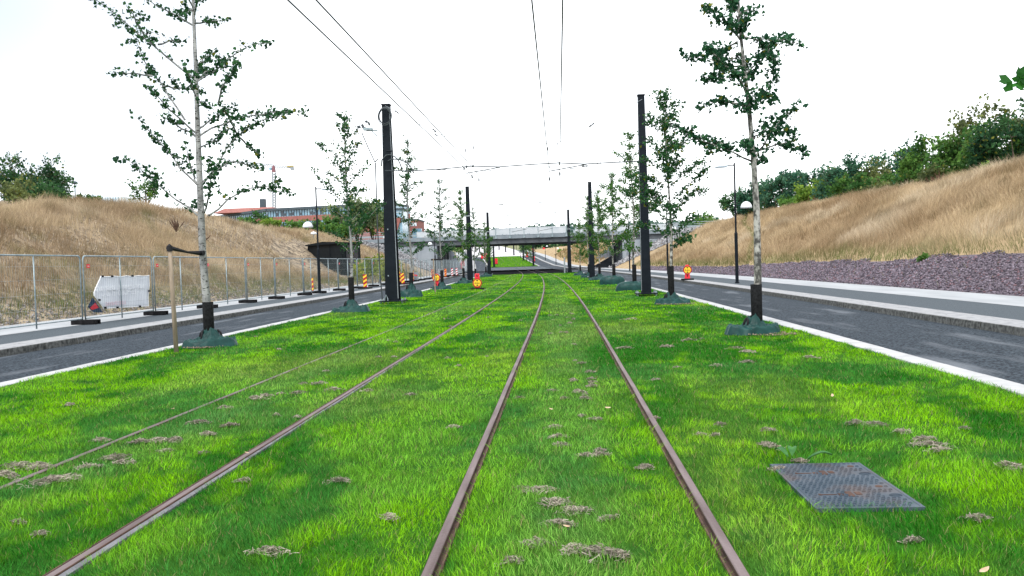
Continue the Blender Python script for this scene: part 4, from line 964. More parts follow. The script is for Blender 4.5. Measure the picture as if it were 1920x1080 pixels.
t0 = at(733, 395, 178); t1 = at(752, 430, 178)
ob2 = thing('stair_tower', (t0[0], 178, 6), 'glazed end block with a slanting red brick strip, right of the thick left pole', 'building')
mb = MB(); mb.box(t0[0]-1, t1[0]+.3, 178, 186, 4, at(740, 394, 178)[2]); build('wall', mb, M['glass'], ob2, loc='world')
mb = MB(); mb.box(t0[0]-1.02, t1[0]+.1, 177.9, 177.99, at(740, 418, 178)[2], at(740, 408.5, 178)[2]); build('brick_band', mb, M['brick'], ob2, loc='world')
mb = MB(); mb.box(t0[0]-1.2, t1[0]+.6, 177.7, 186.2, at(740, 393.9, 178)[2], at(740, 390.5, 178)[2]); build('roof_fascia', mb, M['roofgrey'], ob2, loc='world')
mb = MB(); mb.prism([at(741, 434, 177.8), at(745, 434, 177.8), at(752, 407, 177.8), at(748, 407, 177.8)], (0, -.3, 0)); build('slanting_strip', mb, M['brick'], ob2, loc='world')
t0 = at(764, 413.5, 215); t1 = at(783, 430, 215)
ob3 = thing('brick_block', (t0[0], 215, 6), 'small dark red brick block with a window row, right of the stair tower', 'building')
mb = MB(); mb.box(t0[0], t1[0], 215, 226, 4, t0[2]); build('wall', mb, M['brick'], ob3, loc='world')
mb = MB(); mb.box(t0[0]-.2, t1[0]+.2, 214.9, 226.1, t0[2]+.004, t0[2]+.35); build('roof', mb, M['roofgrey'], ob3, loc='world')
for k in range(5):
    mb = MB(); x = t0[0]+.4+k*(t1[0]-t0[0]-.6)/5; mb.box(x, x+.36, 214.93, 214.995, at(770, 424, 215)[2], at(770, 418, 215)[2]); build('window', mb, M['pale'], ob3, loc='world')
mb = MB(); mb.box(t0[0]+1.5, t1[0]+1.2, 213, 214.5, 4, at(780, 429, 214)[2]); build('annex', mb, M['glass'], ob3, loc='world')
p0, p1_ = at(145, 366, 420), at(225, 380, 420)
pb = thing('pale_building', (p0[0], 420, 8), 'pale bluish distant building peeking over the left mound', 'building')
mb = MB(); mb.box(p0[0], at(172, 366, 420)[0], 420, 445, 2, at(160, 364.5, 420)[2]); mb.box(at(172, 366, 420)[0]+.02, p1_[0], 421, 445, 2, at(200, 368.5, 420)[2]); build('wall', mb, M['pale'], pb, loc='world')
mb = MB()
for k in range(16): x = p0[0]+(p1_[0]-p0[0])*(k+.5)/16; mb.box(x-.25, x+.25, 419.8, 419.98, at(200, 384, 420)[2], at(200, 370.5, 420)[2])
build('window', mb, M['glass'], pb, loc='world')
mb = MB(); mb.tube([at(174, 369, 419), at(174, 354, 419)], .12, 5); mb.tube([at(205, 369, 419), at(205, 352, 419)], .08, 5); build('antenna', mb, M['crane'], pb, loc='world')

# ------------------------------------------------------------------ tower crane
YCr = 330.0
cr = thing('tower_crane', at(514, 400, YCr), 'pale tower crane with a red cab and yellow tail behind the office building', 'crane')
PXC = lambda a, b: at(a, b, YCr)
def lattice(mb, p, q, w, n_, r=.09):
    p, q = np.array(p), np.array(q); d = (q-p)/np.linalg.norm(q-p); s = np.array([0, 1, 0.]); t = np.cross(d, s)
    crn = [s*w/2+t*w/2, s*w/2-t*w/2, -s*w/2-t*w/2, -s*w/2+t*w/2]
    for k in crn: mb.tube([p+k, q+k], r, 4)
    for i in range(n_):
        a, b = p+(q-p)*i/n_, p+(q-p)*(i+1)/n_
        for j in range(4): mb.tube([a+crn[j], b+crn[(j+1) % 4]], r*.7, 3); mb.tube([a+crn[j], a+crn[(j+1) % 4]], r*.7, 3)
mb = MB(); lattice(mb, PXC(514.5, 400), PXC(513.5, 323), 1.15, 16, .13); build('mast', mb, M['crane'], cr, loc='world')
mb = MB(); lattice(mb, PXC(512, 310.5), PXC(425, 302.5), .8, 26, .09); build('jib', mb, M['crane'], cr, loc='world')
mb = MB(); lattice(mb, PXC(515, 312), PXC(548, 313.5), .7, 7, .09); build('counter_jib', mb, M['crane'], cr, loc='world')
mb = MB(); mb.box(PXC(510, 318)[0], PXC(516.5, 318)[0], YCr-.7, YCr+.7, PXC(513, 322.5)[2], PXC(513, 311)[2], 0, .6, .6); mb.tube([PXC(513, 312), PXC(512.8, 308.5)], .18, 5); build('slewing_unit', mb, M['cranered'], cr, loc='world')
mb = MB(); mb.box(PXC(505.5, 318)[0], PXC(510, 318)[0], YCr-.6, YCr+.6, PXC(508, 319)[2], PXC(508, 314)[2]); build('cab', mb, M['glass'], cr, loc='world')
mb = MB(); mb.box(PXC(539, 312)[0], PXC(550, 312)[0], YCr-.7, YCr+.7, PXC(545, 313.5)[2], PXC(545, 310.5)[2]); build('tail_deck', mb, M['craneyel'], cr, loc='world')
mb = MB(); mb.box(PXC(545, 315)[0], PXC(550.5, 315)[0], YCr-.65, YCr+.65, PXC(547, 319)[2], PXC(547, 313.8)[2]); build('counterweight', mb, M['crane'], cr, loc='world')

# ------------------------------------------------------------------ cast iron cover in the lawn
uc = thing('utility_cover', (1.715, 5.44, -.027), 'square two piece cast iron cover sunk in the right lawn, studded and rust stained', 'utility cover')
mb = MB(); fx, fy = .285, .515
for x0, x1, y0, y1 in ((-fx-.02, fx+.02, -fy-.02, -fy), (-fx-.02, fx+.02, fy, fy+.02), (-fx-.02, -fx, -fy+.001, fy-.001), (fx, fx+.02, -fy+.001, fy-.001)): mb.box(x0, x1, y0, y1, -.05, .0345)
build('cover_frame', mb, M['iron'], uc)
for sy in (0, 1):
    mb = MB(); y0 = -fy+.002+sy*fy; y1 = y0+fy-.006
    mb.box(-fx+.003, fx-.003, y0, y1, -.03, .034); nx_, ny_ = 17, 14
    for i in range(nx_):
        for j in range(ny_):
            x = -fx+.02+(2*fx-.04)*(i+.5*(j % 2))/nx_; y = y0+.018+(fy-.04)*j/(ny_-1)
            yy = (y-y0)/fy; xx = (x+fx)/(2*fx)
            if (.12 < xx < .36 and .42 < yy < .60) or (.42 < xx < .62 and .42 < yy < .66) or (.80 < xx < .97 and .36 < yy < .56) or (.80 < xx < .92 and .74 < yy < .92): continue
            if (i+j) % 2: mb.box(x-.0115, x+.0115, y-.0055, y+.0055, .0341, .043, 0, .6, .6)
            else: mb.box(x-.0065, x+.0065, y-.007, y+.007, .0341, .042, 0, .6, .6)
    pl = build('cover_plate', mb, M['iron'], uc)
    mb = MB(); yb = y0+fy*.5
    mb.box(-.19, -.10, yb-.006, yb+.004, .0345, .0375); mb.box(-.205, -.19, yb-.012, yb+.012, .0345, .0385)
    mb.box(-.04, .00, yb-.05, yb+.06, .0345, .0372); mb.box(.015, .05, yb-.01, yb+.05, .0345, .0372); mb.box(-.09, -.06, yb-.02, yb+.02, .0345, .0372)
    build('raised_mark', mb, M['rust'], pl); mb = MB(); mb.lathe([(0, .0365), (.022, .0365), (.022, .034)], 14, (.21, y0+fy*.83, 0)); build('key_slot', mb, M['rust'], pl)
    mb = MB(); mb.tube([(.235+.035*math.cos(t), yb-.03+.02*math.sin(t), .037) for t in np.linspace(0, 2*math.pi, 13)], .004, 5); build('lifting_ring', mb, M['iron'], pl)
# broad leaved weed at its rear edge, fallen leaves
wp = thing('broadleaf_weed', gnd(1510, 872, .02), 'broad leaved green weed lying over the rear edge of the iron cover', 'weed')
for (dx, dy, L_, a) in ((.02, .02, .16, -.2), (-.09, .10, .11, 2.2), (-.05, .14, .09, 1.3)):
    mb = MB(); rows = []
    for t in np.linspace(0, 1, 7):
        w = .030*math.sin(math.pi*min(1, t*.92+.05))**.8; x, y, z = dx+math.cos(a)*L_*t, dy+math.sin(a)*L_*t, .03+.05*math.sin(t*2.4)
        rows.append([(x+math.sin(a)*w, y-math.cos(a)*w, z+.012), (x, y, z), (x-math.sin(a)*w, y+math.cos(a)*w, z+.012)])
    mb.grid(rows); lm = mat('weed_leaf', (.022, .11, .022), (.05, .18, .035), s=20, rough=.45, trans=.2) if 'weed' not in M else M['weed']; M['weed'] = lm
    build('leaf', mb, lm, wp, smooth=True)
for k, (a, b, s_, lab) in enumerate(((1140, 765, .03, 'pale fallen leaf on the grass between the right rails'), (324, 767, .035, 'pale fallen leaf near the left track, far left'), (1846, 1070, .028, 'tan curled fallen leaf at the bottom right corner'), (1062, 987, .02, 'small cream fallen leaf among the clippings in the right track'), (463, 849, .018, 'tiny white litter piece beside the left track rail'), (1561, 742, .03, 'small brown fallen leaf on the right lawn'), (1033, 767, .02, 'tiny orange fallen leaf in the right track'))):
    p = gnd(a, b, .055); mb = MB(); rows = [[(x*s_, y*s_, .4*s_*abs(x)+.3*s_*y*y) for x in (-.5*w_, 0, .5*w_)] for y, w_ in ((-1, .1), (-.5, .8), (0, 1), (.5, .7), (1, .1))]
    mb.grid(rows); o = build('fallen_leaf', mb, M['driedleaf'], smooth=True); o.location = tuple(p); o.rotation_euler = (R.uniform(-.4, .4), R.uniform(-.4, .4), R.uniform(0, 6)); props(o, lab, 'fallen leaf')
    so_ = o.modifiers.new('thick', 'SOLIDIFY'); so_.thickness = .0015
# ================================================================== TREES
GREEN = dict(dark=((.014, .060, .028), (.045, .130, .042)), mid=((.022, .075, .020), (.065, .15, .03)))
def leafcols(n, a, b, yellow=.03):
    cc = mixc(a, b, rng.random(n)**1.3)*rng.uniform(.7, 1.25, (n, 1)); k = rng.random(n) < yellow; cc[k] = np.array((.16, .17, .02)); return cc
def along(path, t):
    P = np.array(path); s = np.concatenate([[0], np.cumsum(np.linalg.norm(np.diff(P, axis=0), axis=1))]); s /= s[-1]
    return np.stack([np.interp(t, s, P[:, k]) for k in range(3)], -1)
def blen(path): return float(np.linalg.norm(np.diff(np.array(path), axis=0), axis=1).sum())
def smooth(path, n=12):
    return [tuple(q) for q in along(path, np.linspace(0, 1, n))]
def leaf_branch(mb, path, r0, out_p, dens, spread, t0=.18, twig=True, tw=.35):
    """one limb as a tapering tube; leaf places round it and on short side twigs"""
    k = len(path); mb.tube(path, [r0*(1-.82*i/(k-1)) for i in range(k)], 5, cap=False)
    L = blen(path); n = int(L*dens)
    if n: t = t0+(1-t0)*rng.random(n)**.85; out_p.append(along(path, t)+rng.normal(0, spread, (n, 3))*np.array([1, 1, .8]))
    if twig:
        for q in range(int(L*3.0)):
            t = rng.uniform(.3, .97); p = along(path, [t])[0]; d = rng.normal(size=3)*np.array([1, 1, .5])+np.array([0, 0, .35]); d /= np.linalg.norm(d); l_ = rng.uniform(.35, 1)*tw*(1.15-t*.5)
            e = [p, p+d*l_*.5+np.array([0, 0, .02]), p+d*l_]; mb.tube(e, [r0*.25, r0*.16, r0*.1], 3, cap=False)
            m_ = int(l_*dens*.95)+3; out_p.append(along(e, rng.uniform(.2, 1.05, m_))+rng.normal(0, spread*.8, (m_, 3)))
def guard(root, z0, z1, r):
    mb = MB(); pr = [(r*1.02, z0), (r*.98, (z0+z1)/2), (r, z1), (r*.8, z1), (r*.78, z1-.1)]
    mb.lathe(pr, 14); return build('trunk_guard', mb, M['guard'], root, smooth=True)
GT = 'young street trees along the tram bed'
def tree_parts(root, mb, pts, size, cols_ab, bark, g, parent_rel=True, yellow=.03):
    build('trunk', mb, bark, root, smooth=True)
    P = np.concatenate(pts); n = len(P)
    leaf_cloud('crown', P, rng.uniform(size*.7, size*1.25, n), leafcols(n, *cols_ab, yellow), M['leaf'], root)
    if g: guard(root, *g)
# --- the two big near trees: limbs follow the photograph in outline, fanned out in depth
def hero(base, trunk_px, Yt, limbs, rad0, lab, dens, spread, size, cols_ab, bark, g, zoom, dsp, extra=(), tw=.35):
    root = thing('street_tree', base, lab, 'tree', GT); o = np.array(base); mb = MB(); pts = []
    tr = [at(a, b, Yt)-o for a, b in trunk_px]; tr[0] = np.array([0, 0, -.1]); n = len(tr)
    mb.tube(smooth(tr, 24), [rad0*(1-.80*(i/23)**1.1) for i in range(24)], 12)
    for i, lb in enumerate(limbs):
        if isinstance(lb, dict): z, lb = lb['z'], lb['p']
        else: z = zoom
        dz = dsp[i % len(dsp)]; P = [at(z[0]+a/z[2], z[1]+b/z[2], Yt)-o for a, b in lb]; m_ = len(P)
        P = [p+np.array([0, dz*(k/(m_-1))**1.1, 0]) for k, p in enumerate(P)]; P = [q*(1+0) for q in smooth(P, 9)]
        P = [np.array(q)+(rng.normal(0, .012, 3) if 0 < k < 8 else 0) for k, q in enumerate(P)]
        leaf_branch(mb, P, rad0*.26, pts, dens, spread, tw=tw)
    for (za, az, up, L) in extra:
        a0_ = along(tr, [za])[0]; d = np.array([math.cos(az), math.sin(az), 0.]); leaf_branch(mb, [a0_, a0_+d*L*.4+np.array([0, 0, up*.3]), a0_+d*L*.75+np.array([0, 0, up*.75]), a0_+d*L+np.array([0, 0, up])], rad0*.22, pts, dens, spread, tw=tw)
    tree_parts(root, mb, pts, size, cols_ab, bark, g); return root
zA, zB, zC = (180, 0, 4.8), (200, 180, 4.8), (1260, 0, 3.373)
YL = 16.5; bL = at(393, 650, YL); bL[2] = 0
limL = [dict(z=zB, p=q) for q in (
    [(820, 1075), (650, 940), (520, 820), (420, 720), (330, 605), (200, 600)], [(815, 800), (640, 650), (500, 480), (340, 320), (140, 125)], [(808, 335), (700, 210), (590, 70), (555, 0)],
    [(820, 300), (900, 200), (990, 90), (1040, 20)], [(830, 362), (960, 280), (1180, 195), (1400, 150), (1600, 120), (1780, 145)], [(850, 810), (980, 660), (1110, 450), (1190, 370), (1350, 260), (1500, 205), (1660, 205)],
    [(850, 790), (960, 640), (1040, 560), (1150, 590), (1230, 605)], [(870, 1060), (980, 900), (1080, 765), (1110, 610)], [(915, 1078), (1100, 910), (1300, 790), (1520, 805), (1620, 890)], [(815, 800), (760, 640), (725, 500), (700, 420)],
    [(800, 366), (650, 260), (575, 190)], [(1190, 370), (1260, 450), (1340, 520)], [(1190, 370), (1195, 260), (1190, 120)], [(840, 1020), (790, 960), (590, 1000)])]
limL += [dict(z=zA, p=q) for q in ([(800, 1080), (740, 1000), (600, 780), (510, 690), (430, 560), (350, 380), (210, 180)], [(510, 685), (400, 680), (220, 680)], [(600, 780), (680, 750), (780, 740)],
    [(885, 710), (700, 560), (560, 400), (430, 310), (300, 190), (180, 80), (45, 40)], [(560, 400), (640, 340), (700, 310)], [(430, 310), (480, 300), (520, 290)], [(870, 225), (780, 170), (620, 100), (480, 10)],
    [(895, 210), (980, 170), (1130, 130)], [(885, 130), (1000, 60), (1240, 40)], [(905, 735), (1080, 600), (1160, 470), (1300, 340), (1470, 300)], [(905, 720), (980, 640), (1100, 560)],
    [(890, 860), (960, 930), (1100, 990)], [(890, 700), (830, 580), (800, 530)], [(1100, 930), (1200, 800), (1330, 730), (1475, 690)], [(870, 90), (760, 60), (650, 60)], [(895, 600), (980, 520), (1020, 500)], [(430, 310), (420, 220), (380, 100)])]
hero(bL, [(393, 650), (387, 560), (380, 480), (375, 350), (371, 250), (367, 130), (362, 0), (358, -110)], YL, limL, .085, 'tall sparse young tree with white trunk at the left, tied to a wooden stake', 50, .050, .072, GREEN['dark'], M['bark'], (0, .88, .105), zB, (-.5, .4, -.9, .7, .15, -.3, 1.0, -1.1, .5, .0),
     extra=((.90, .3, .8, .9), (.90, 2.9, .9, 1.0), (.93, 4.6, .7, .8), (.95, 1.6, .6, .6), (.96, 5.6, .6, .6), (.86, 1.3, .5, .9), (.84, 4.8, .4, .9), (.62, 4.9, .5, .9), (.5, 1.2, .5, .9), (.7, 1.4, .5, .8)), tw=.30)
YR = 16.0; bR = at(1420, 632, YR); bR[2] = 0
limR = [dict(z=zC, p=q) for q in ([(520, 1025), (380, 970), (230, 905), (100, 870), (40, 830), (0, 790)], [(520, 1035), (560, 1010), (640, 965)], [(525, 1010), (600, 860), (680, 760), (750, 690)], [(525, 960), (640, 920), (760, 890), (880, 970)],
    [(490, 680), (400, 640), (300, 605), (215, 645)], [(480, 660), (560, 620), (620, 540), (660, 490)], [(475, 640), (440, 560), (380, 500), (260, 530)], [(455, 470), (380, 430), (250, 360), (100, 340)], [(465, 480), (540, 390), (640, 350)], [(465, 480), (550, 440)],
    [(430, 250), (340, 190), (280, 125), (170, 120)], [(420, 230), (520, 240), (650, 265), (730, 225), (850, 250)], [(412, 265), (320, 295)], [(410, 110), (480, 70), (550, 60)], [(400, 60), (320, 20)], [(600, 860), (720, 820), (810, 850)], [(620, 350), (590, 295), (690, 270)],
    [(600, 590), (640, 590), (700, 610)], [(520, 1000), (450, 930), (400, 950)], [(440, 330), (380, 380), (330, 400)], [(450, 420), (400, 400), (340, 430), (220, 450)], [(505, 880), (580, 830), (620, 800)], [(415, 200), (370, 170), (330, 210)], [(405, 100), (440, 140), (430, 190)], [(480, 650), (430, 690), (440, 720)], [(640, 340), (670, 380), (660, 420)], [(300, 380), (220, 340), (200, 370)], [(560, 235), (590, 300), (640, 300)], [(340, 910), (300, 890), (260, 930)])]
hero(bR, [(1420, 632), (1421, 520), (1419, 400), (1413, 300), (1404, 200), (1396, 130), (1388, 60), (1383, -30), (1380, -70)], YR, limR, .078, 'big leafy young tree at the right kerb, nearest on that side', 98, .060, .074, ((.014, .064, .034), (.042, .135, .052)), M['bark_r'], (0, .92, .105), zC, (-.35, .5, -.7, .3, .8, 0, -.5, .25),
     extra=((.97, .5, .6, .5), (.97, 2.6, .6, .5), (.95, 4.4, .5, .5), (.8, 4.7, .3, .6), (.72, 1.4, .3, .6), (.6, 4.6, .3, .7), (.87, 1.7, .35, .5)), tw=.28)
# the tree just outside the frame at right whose twig reaches in
b0 = np.array([3.5, 4.7, 0]); root = thing('street_tree', b0, 'tree beyond the right picture edge, only a fan leaved twig tip showing', 'tree', GT); mb = MB(); pts = []
mb.tube([(0, 0, -.1), (.02, 0, 1.5), (0, .02, 3.5), (.03, 0, 6.5)], [.075, .065, .05, .015], 10)
tip = at(1895, 152, 4.5)-b0; leaf_branch(mb, [np.array([0, 0, 2.0]), np.array([-.4, -.08, 2.22]), np.array([-.8, -.14, 2.30]), tip+np.array([.06, 0, -.01])], .014, pts, 26, .028, t0=.3, twig=False)
pts.append(np.array([at(a, b, 4.5)-b0 for a, b in ((1888, 152), (1893, 165), (1908, 158), (1911, 139), (1915, 168), (1903, 148), (1919, 150), (1913, 160), (1918, 142))]))
for k in range(16):
    z = 2.3+k*.24; az = k*2.4; az = az if not (math.cos(az) < -.2) else az+math.pi; L = 1.5*(1-k/18)+.2; d = np.array([math.cos(az), math.sin(az), 0]); leaf_branch(mb, [np.array([0, 0, z]), d*L*.5+np.array([0, 0, z+.25]), d*L+np.array([0, 0, z+.6])], .014, pts, 40, .05)
tree_parts(root, mb, pts, .06, ((.02, .10, .02), (.05, .2, .03)), M['bark_r'], (0, .9, .1))

# --- grown trees for the two rows
def grown(root, H, dens, spread_len, size, cols_ab, bark, seed, g=(0, 1.15, .10), zlow=1.9, spread=.055, lean=0.0):
    global rng
    keep = rng; rng = np.random.default_rng(seed); mb = MB(); pts = []
    tr = [(0, 0, -.1)]+[(lean*z/H+.05*math.sin(z*1.1+seed), .04*math.sin(z*.9+seed*2), z) for z in np.linspace(.8, H, 8)]
    mb.tube(smooth(tr, 16), [.060*(1-.85*(i/15)) for i in range(16)], 8)
    z = zlow; k = 0; az = rng.uniform(0, 6)
    while z < H-.25:
        f = (z-zlow)/(H-zlow)
        for q in range(rng.integers(2, 4)):
            az += 2.0+rng.normal(0, .5); L = (spread_len*(1-f)**.75+.18)*rng.uniform(.45, 1.2)*(.75 if f < .08 else 1); up = L*rng.uniform(.35, .95)
            p = along(tr, [(z+.1)/(H+.1)])[0]; d = np.array([math.cos(az), math.sin(az), 0])
            leaf_branch(mb, [p, p+d*L*.38+np.array([0, 0, up*.5]), p+d*L*.75+np.array([0, 0, up*.85]), p+d*L+np.array([0, 0, up*rng.uniform(.75, 1.15)])], .016*(1-f*.6), pts, dens, spread, t0=.12, tw=.26)
        z += rng.uniform(.26, .5)
    n = int(dens*3.5); t = rng.uniform(.62, 1.01, n); pts.append(along(tr, t)+rng.normal(0, .07, (n, 3)))
    tree_parts(root, mb, pts, size, cols_ab, bark, g, yellow=.05); rng = keep
AB1, AB2 = ((.015, .064, .026), (.050, .145, .042)), ((.026, .095, .022), (.090, .21, .038))
rowL = [(28.1, -6.93, 6.55, 62, 'slim young tree in the left row standing left of the thick catenary pole'), (39.8, -6.85, 7.5, 58, 'narrow young tree in the left row just right of the thick catenary pole'), (50.5, -6.72, 6.6, 56, 'young tree in the left row behind the left height limit sign')]
src = {}
for i, (Y, x, H, dn, lab) in enumerate(rowL):
    r_ = thing('street_tree', W(x, Y), lab, 'tree', GT); grown(r_, H, dn, 1.35 if i == 0 else 1.1, .074, AB1, M['bark'], 100+i*7, spread=.065); src[('L', i)] = r_
rowR = [(27.2, 3.52, 6.7, 98, 1.45, 'leafy young tree in the right row just right of the slimmer catenary pole'), (39.5, 3.55, 7.2, 84, 1.4, 'young tree in the right row just left of the slimmer catenary pole'), (50.8, 3.5, 6.6, 80, 1.4, 'young tree in the right row over a full pillow shaped watering bag')]
for i, (Y, x, H, dn, sl_, lab) in enumerate(rowR):
    r_ = thing('street_tree', W(x, Y), lab, 'tree', GT); grown(r_, H, dn, sl_, .078, (AB1, AB2, AB2)[i], M['bark_r'], 200+i*5, g=(0, 1.2, .10), zlow=1.75, spread=.08); src[('R', i)] = r_
for k, (Y, x, s, rz, sc_, lab) in enumerate(((65, -6.75, 'R1', 1.0, .98, 'bushy young tree hiding the second left catenary pole'), (78, -6.75, 'L1', 2.2, .9, 'thin young tree between the second and third left catenary poles'), (94.5, -6.6, 'R2', 3.0, .92, 'last left row tree before the bridge, beside the third pole'),
        (62.6, 3.45, 'R2', 2.0, 1.0, 'bushy young tree right of the second right catenary pole'), (73, 3.3, 'R1', 4.0, .95, 'bushy young tree left of the second right catenary pole'), (84, 3.2, 'R2', 5.1, .85, 'last right row tree before the bridge, right of the clear pole'))):
    dup(src[(s[0], int(s[1]))], W(x, Y), rz, lab, sc_)
fsrc = src[('R', 2)]
for k, (Y, x) in enumerate(((216, 3.6), (226, 3.6), (237, 3.6), (248, 3.6), (259, 3.6), (222, -6.9), (240, -6.9), (262, -6.9))):
    dup(fsrc, W(x, Y), k*1.3, 'distant young street tree on the far lawn beyond the bridge', .8+.05*(k % 3), group='far street trees beyond the bridge')
# supports and ties
q = gnd(331, 661); tp = at(318, 463, q[1]); st = thing('wooden_stake', (q[0], q[1], 0), 'leaning raw wooden stake tied by a black strap to the tall left tree', 'stake')
mb = MB(); mb.tube([(0, 0, -.2), (tp[0]-q[0])*np.array([.5, 0, 0])+np.array([.0, 0, (tp[2])/2]), tp-np.array([q[0], q[1], 0])], [.042, .040, .037], 10); build('post', mb, M['wood'], st, smooth=True)
mb = MB(); e0 = tp-np.array([q[0], q[1], .02]); e1 = at(382, 474.5, YL)-np.array([q[0], q[1], 0]); w_ = np.array([0, 0, .045]); nrm = np.array([0, -.012, 0])
mb.tube([e0+np.array([-.03, 0, .03]), e0*.96+e1*.04, e0*.5+e1*.5+np.array([0, 0, -.03]), e1+np.array([-.05, -.07, 0]), e1+np.array([.04, -.09, 0])], [.06, .045, .022, .05, .05], 6); mb.lathe([(0, .04), (.05, .04), (.055, -.06), (0, -.06)], 10, tuple(e0)); build('tie_strap', mb, M['strap'], st)
q = gnd(816.5, 548); st = thing('wooden_stake', (q[0], q[1], 0), 'thin bare stake beside the left height limit sign', 'stake'); mb = MB(); mb.tube([(0, 0, -.1), (-.05, 0, at(814, 485, q[1])[2])], .04, 6); build('post', mb, M['wood'], st)
mb = MB(); e0 = np.array([-.05, 0, at(814, 485, q[1])[2]-.05]); mb.obox(e0+np.array([.2, 0, 0]), (.65, 0, 0), (0, .05, 0), (0, 0, .09)); build('tie_strap', mb, M['strap'], st)
# watering bags
def bag(loc, lab, rx, ry, h, seed, full=0.0, m='tarp'):
    n1, n2 = 132, 56; rows = []
    aa = np.linspace(0, 2*math.pi, n1+1); ca, sa = np.cos(aa), np.sin(aa)
    edge = 1+.55*(vn(ca*1.7+9, sa*1.7+seed, seed)-.5)*(1 if not full else .4)
    for i in range(n2+1):
        t = i/n2
        if full: r_ = (1-t**2.2*.78)*edge; zb = h*math.sin(t*math.pi/2)**.75
        else: r_ = (.20+(1-t)*.80)*(1-t+edge*t if False else 1+(edge-1)*(1-t)); zb = h*(.14*min(1, t*7)+.20*t+.66*t**5)
        px_, py_ = rx*r_*ca, ry*r_*sa
        rg = lambda k, s: (1-np.abs(2*vn(r_*k+1.6*vn(ca*1.3+seed, sa*1.3, s+4)+seed, aa*0+ca*1.1+sa*.7+seed, s)-1))**1.6
        swirl = (1-np.abs(2*vn(aa*2.2 if False else ca*2.4+r_*2.5, sa*2.4-r_*1.5, seed+5)-1))**1.6
        env = min(1, t*7)*(1-.45*t)*(.25 if full else 1)
        z = zb+h*env*(.26*rg(4.0, seed)+.12*rg(8, seed+2)+.34*swirl-.12)
        rows.append([(float(px_[j]), float(py_[j]), max(.004, float(z[j]))) for j in range(n1+1)])
    mb = MB(); mb.grid([r[::-1] for r in rows]); o = build('watering_bag', mb, M[m], smooth=True); o.location = tuple(float(t) for t in loc)
    top = h*(1.05 if not full else .9)
    for a_ in (0.6, 3.4):
        mh = MB(); mh.tube([(rx*r_*math.cos(a_+q), ry*r_*math.sin(a_+q), z_) for q, r_, z_ in ((0, .42, top*.42), (.12, .36, top*.85), (.30, .30, top*1.0), (.5, .34, top*.85), (.6, .42, top*.42))], .022, 5)
        build('carry_strap', mh, M['strap'], o, smooth=True)
    return props(o, lab, 'watering bag', 'green watering bags at the tree feet')
bag(bL+np.array([.06, -.05, 0]), 'crumpled dark green watering bag round the foot of the tall left tree', .56, .40, .30, 5)
bag(bR+np.array([-.06, -.03, 0]), 'crumpled dark green watering bag round the foot of the big right tree', .52, .34, .30, 9)
bag(W(3.52, 27.2), 'flattened green watering bag under the right tree beside the slimmer pole', .62, .36, .32, 12)
bag(W(3.45, 39.4), 'plump green watering bag left of the slimmer pole', .80, .42, .42, 3, 1)
bag(W(3.4, 50.7), 'plump pillow shaped green watering bag, farther one of the two full bags', .78, .4, .5, 6, 1)
bag(W(-6.93, 28.0), 'crumpled green watering bag at the second tree of the left row', .60, .40, .34, 14)
bag(W(-6.85, 39.7), 'cone shaped green watering bag at the tree right of the thick pole', .62, .42, .55, 15)
bag(W(-6.72, 50.4), 'small dark green watering bag behind the left height limit sign', .6, .4, .4, 16)
for Y, x, lab in ((65, -6.75, 'flat green watering bag before the second left catenary pole'), (94.5, -6.6, 'far green watering bag by the third left catenary pole'), (62.6, 3.45, 'dark green watering bag right of the second right pole'), (73, 3.3, 'green watering bag left of the second right pole'), (84, 3.2, 'smallest dark green watering bag, last of the right row')): bag(W(x, Y), lab, .75, .45, .4, int(Y))
# bare soil round the near tree feet
V, Q, CC = [], [], []
n = 900; w_ = []
for (bx, rr_) in ((bL+np.array([.0, -.22, 0]), .36), (bR+np.array([.22, -.22, 0]), .42), (W(3.62, 26.9), .6)):
    a = rng.uniform(0, 6.3, n//3); r_ = np.sqrt(rng.random(n//3))*rr_; w_.append(np.stack([bx[0]+r_*np.cos(a)*1.1, bx[1]-.1+r_*np.sin(a)*.9, np.full(n//3, .03)], 1))
P = np.concatenate(w_); props(stones('bark_mulch', P, rng.uniform(.012, .04, len(P)), mixc((.09, .065, .045), (.33, .26, .19), rng.random(len(P))), M['stone']), 'brown soil and bark bits round the near tree feet', 'mulch', kind='stuff')

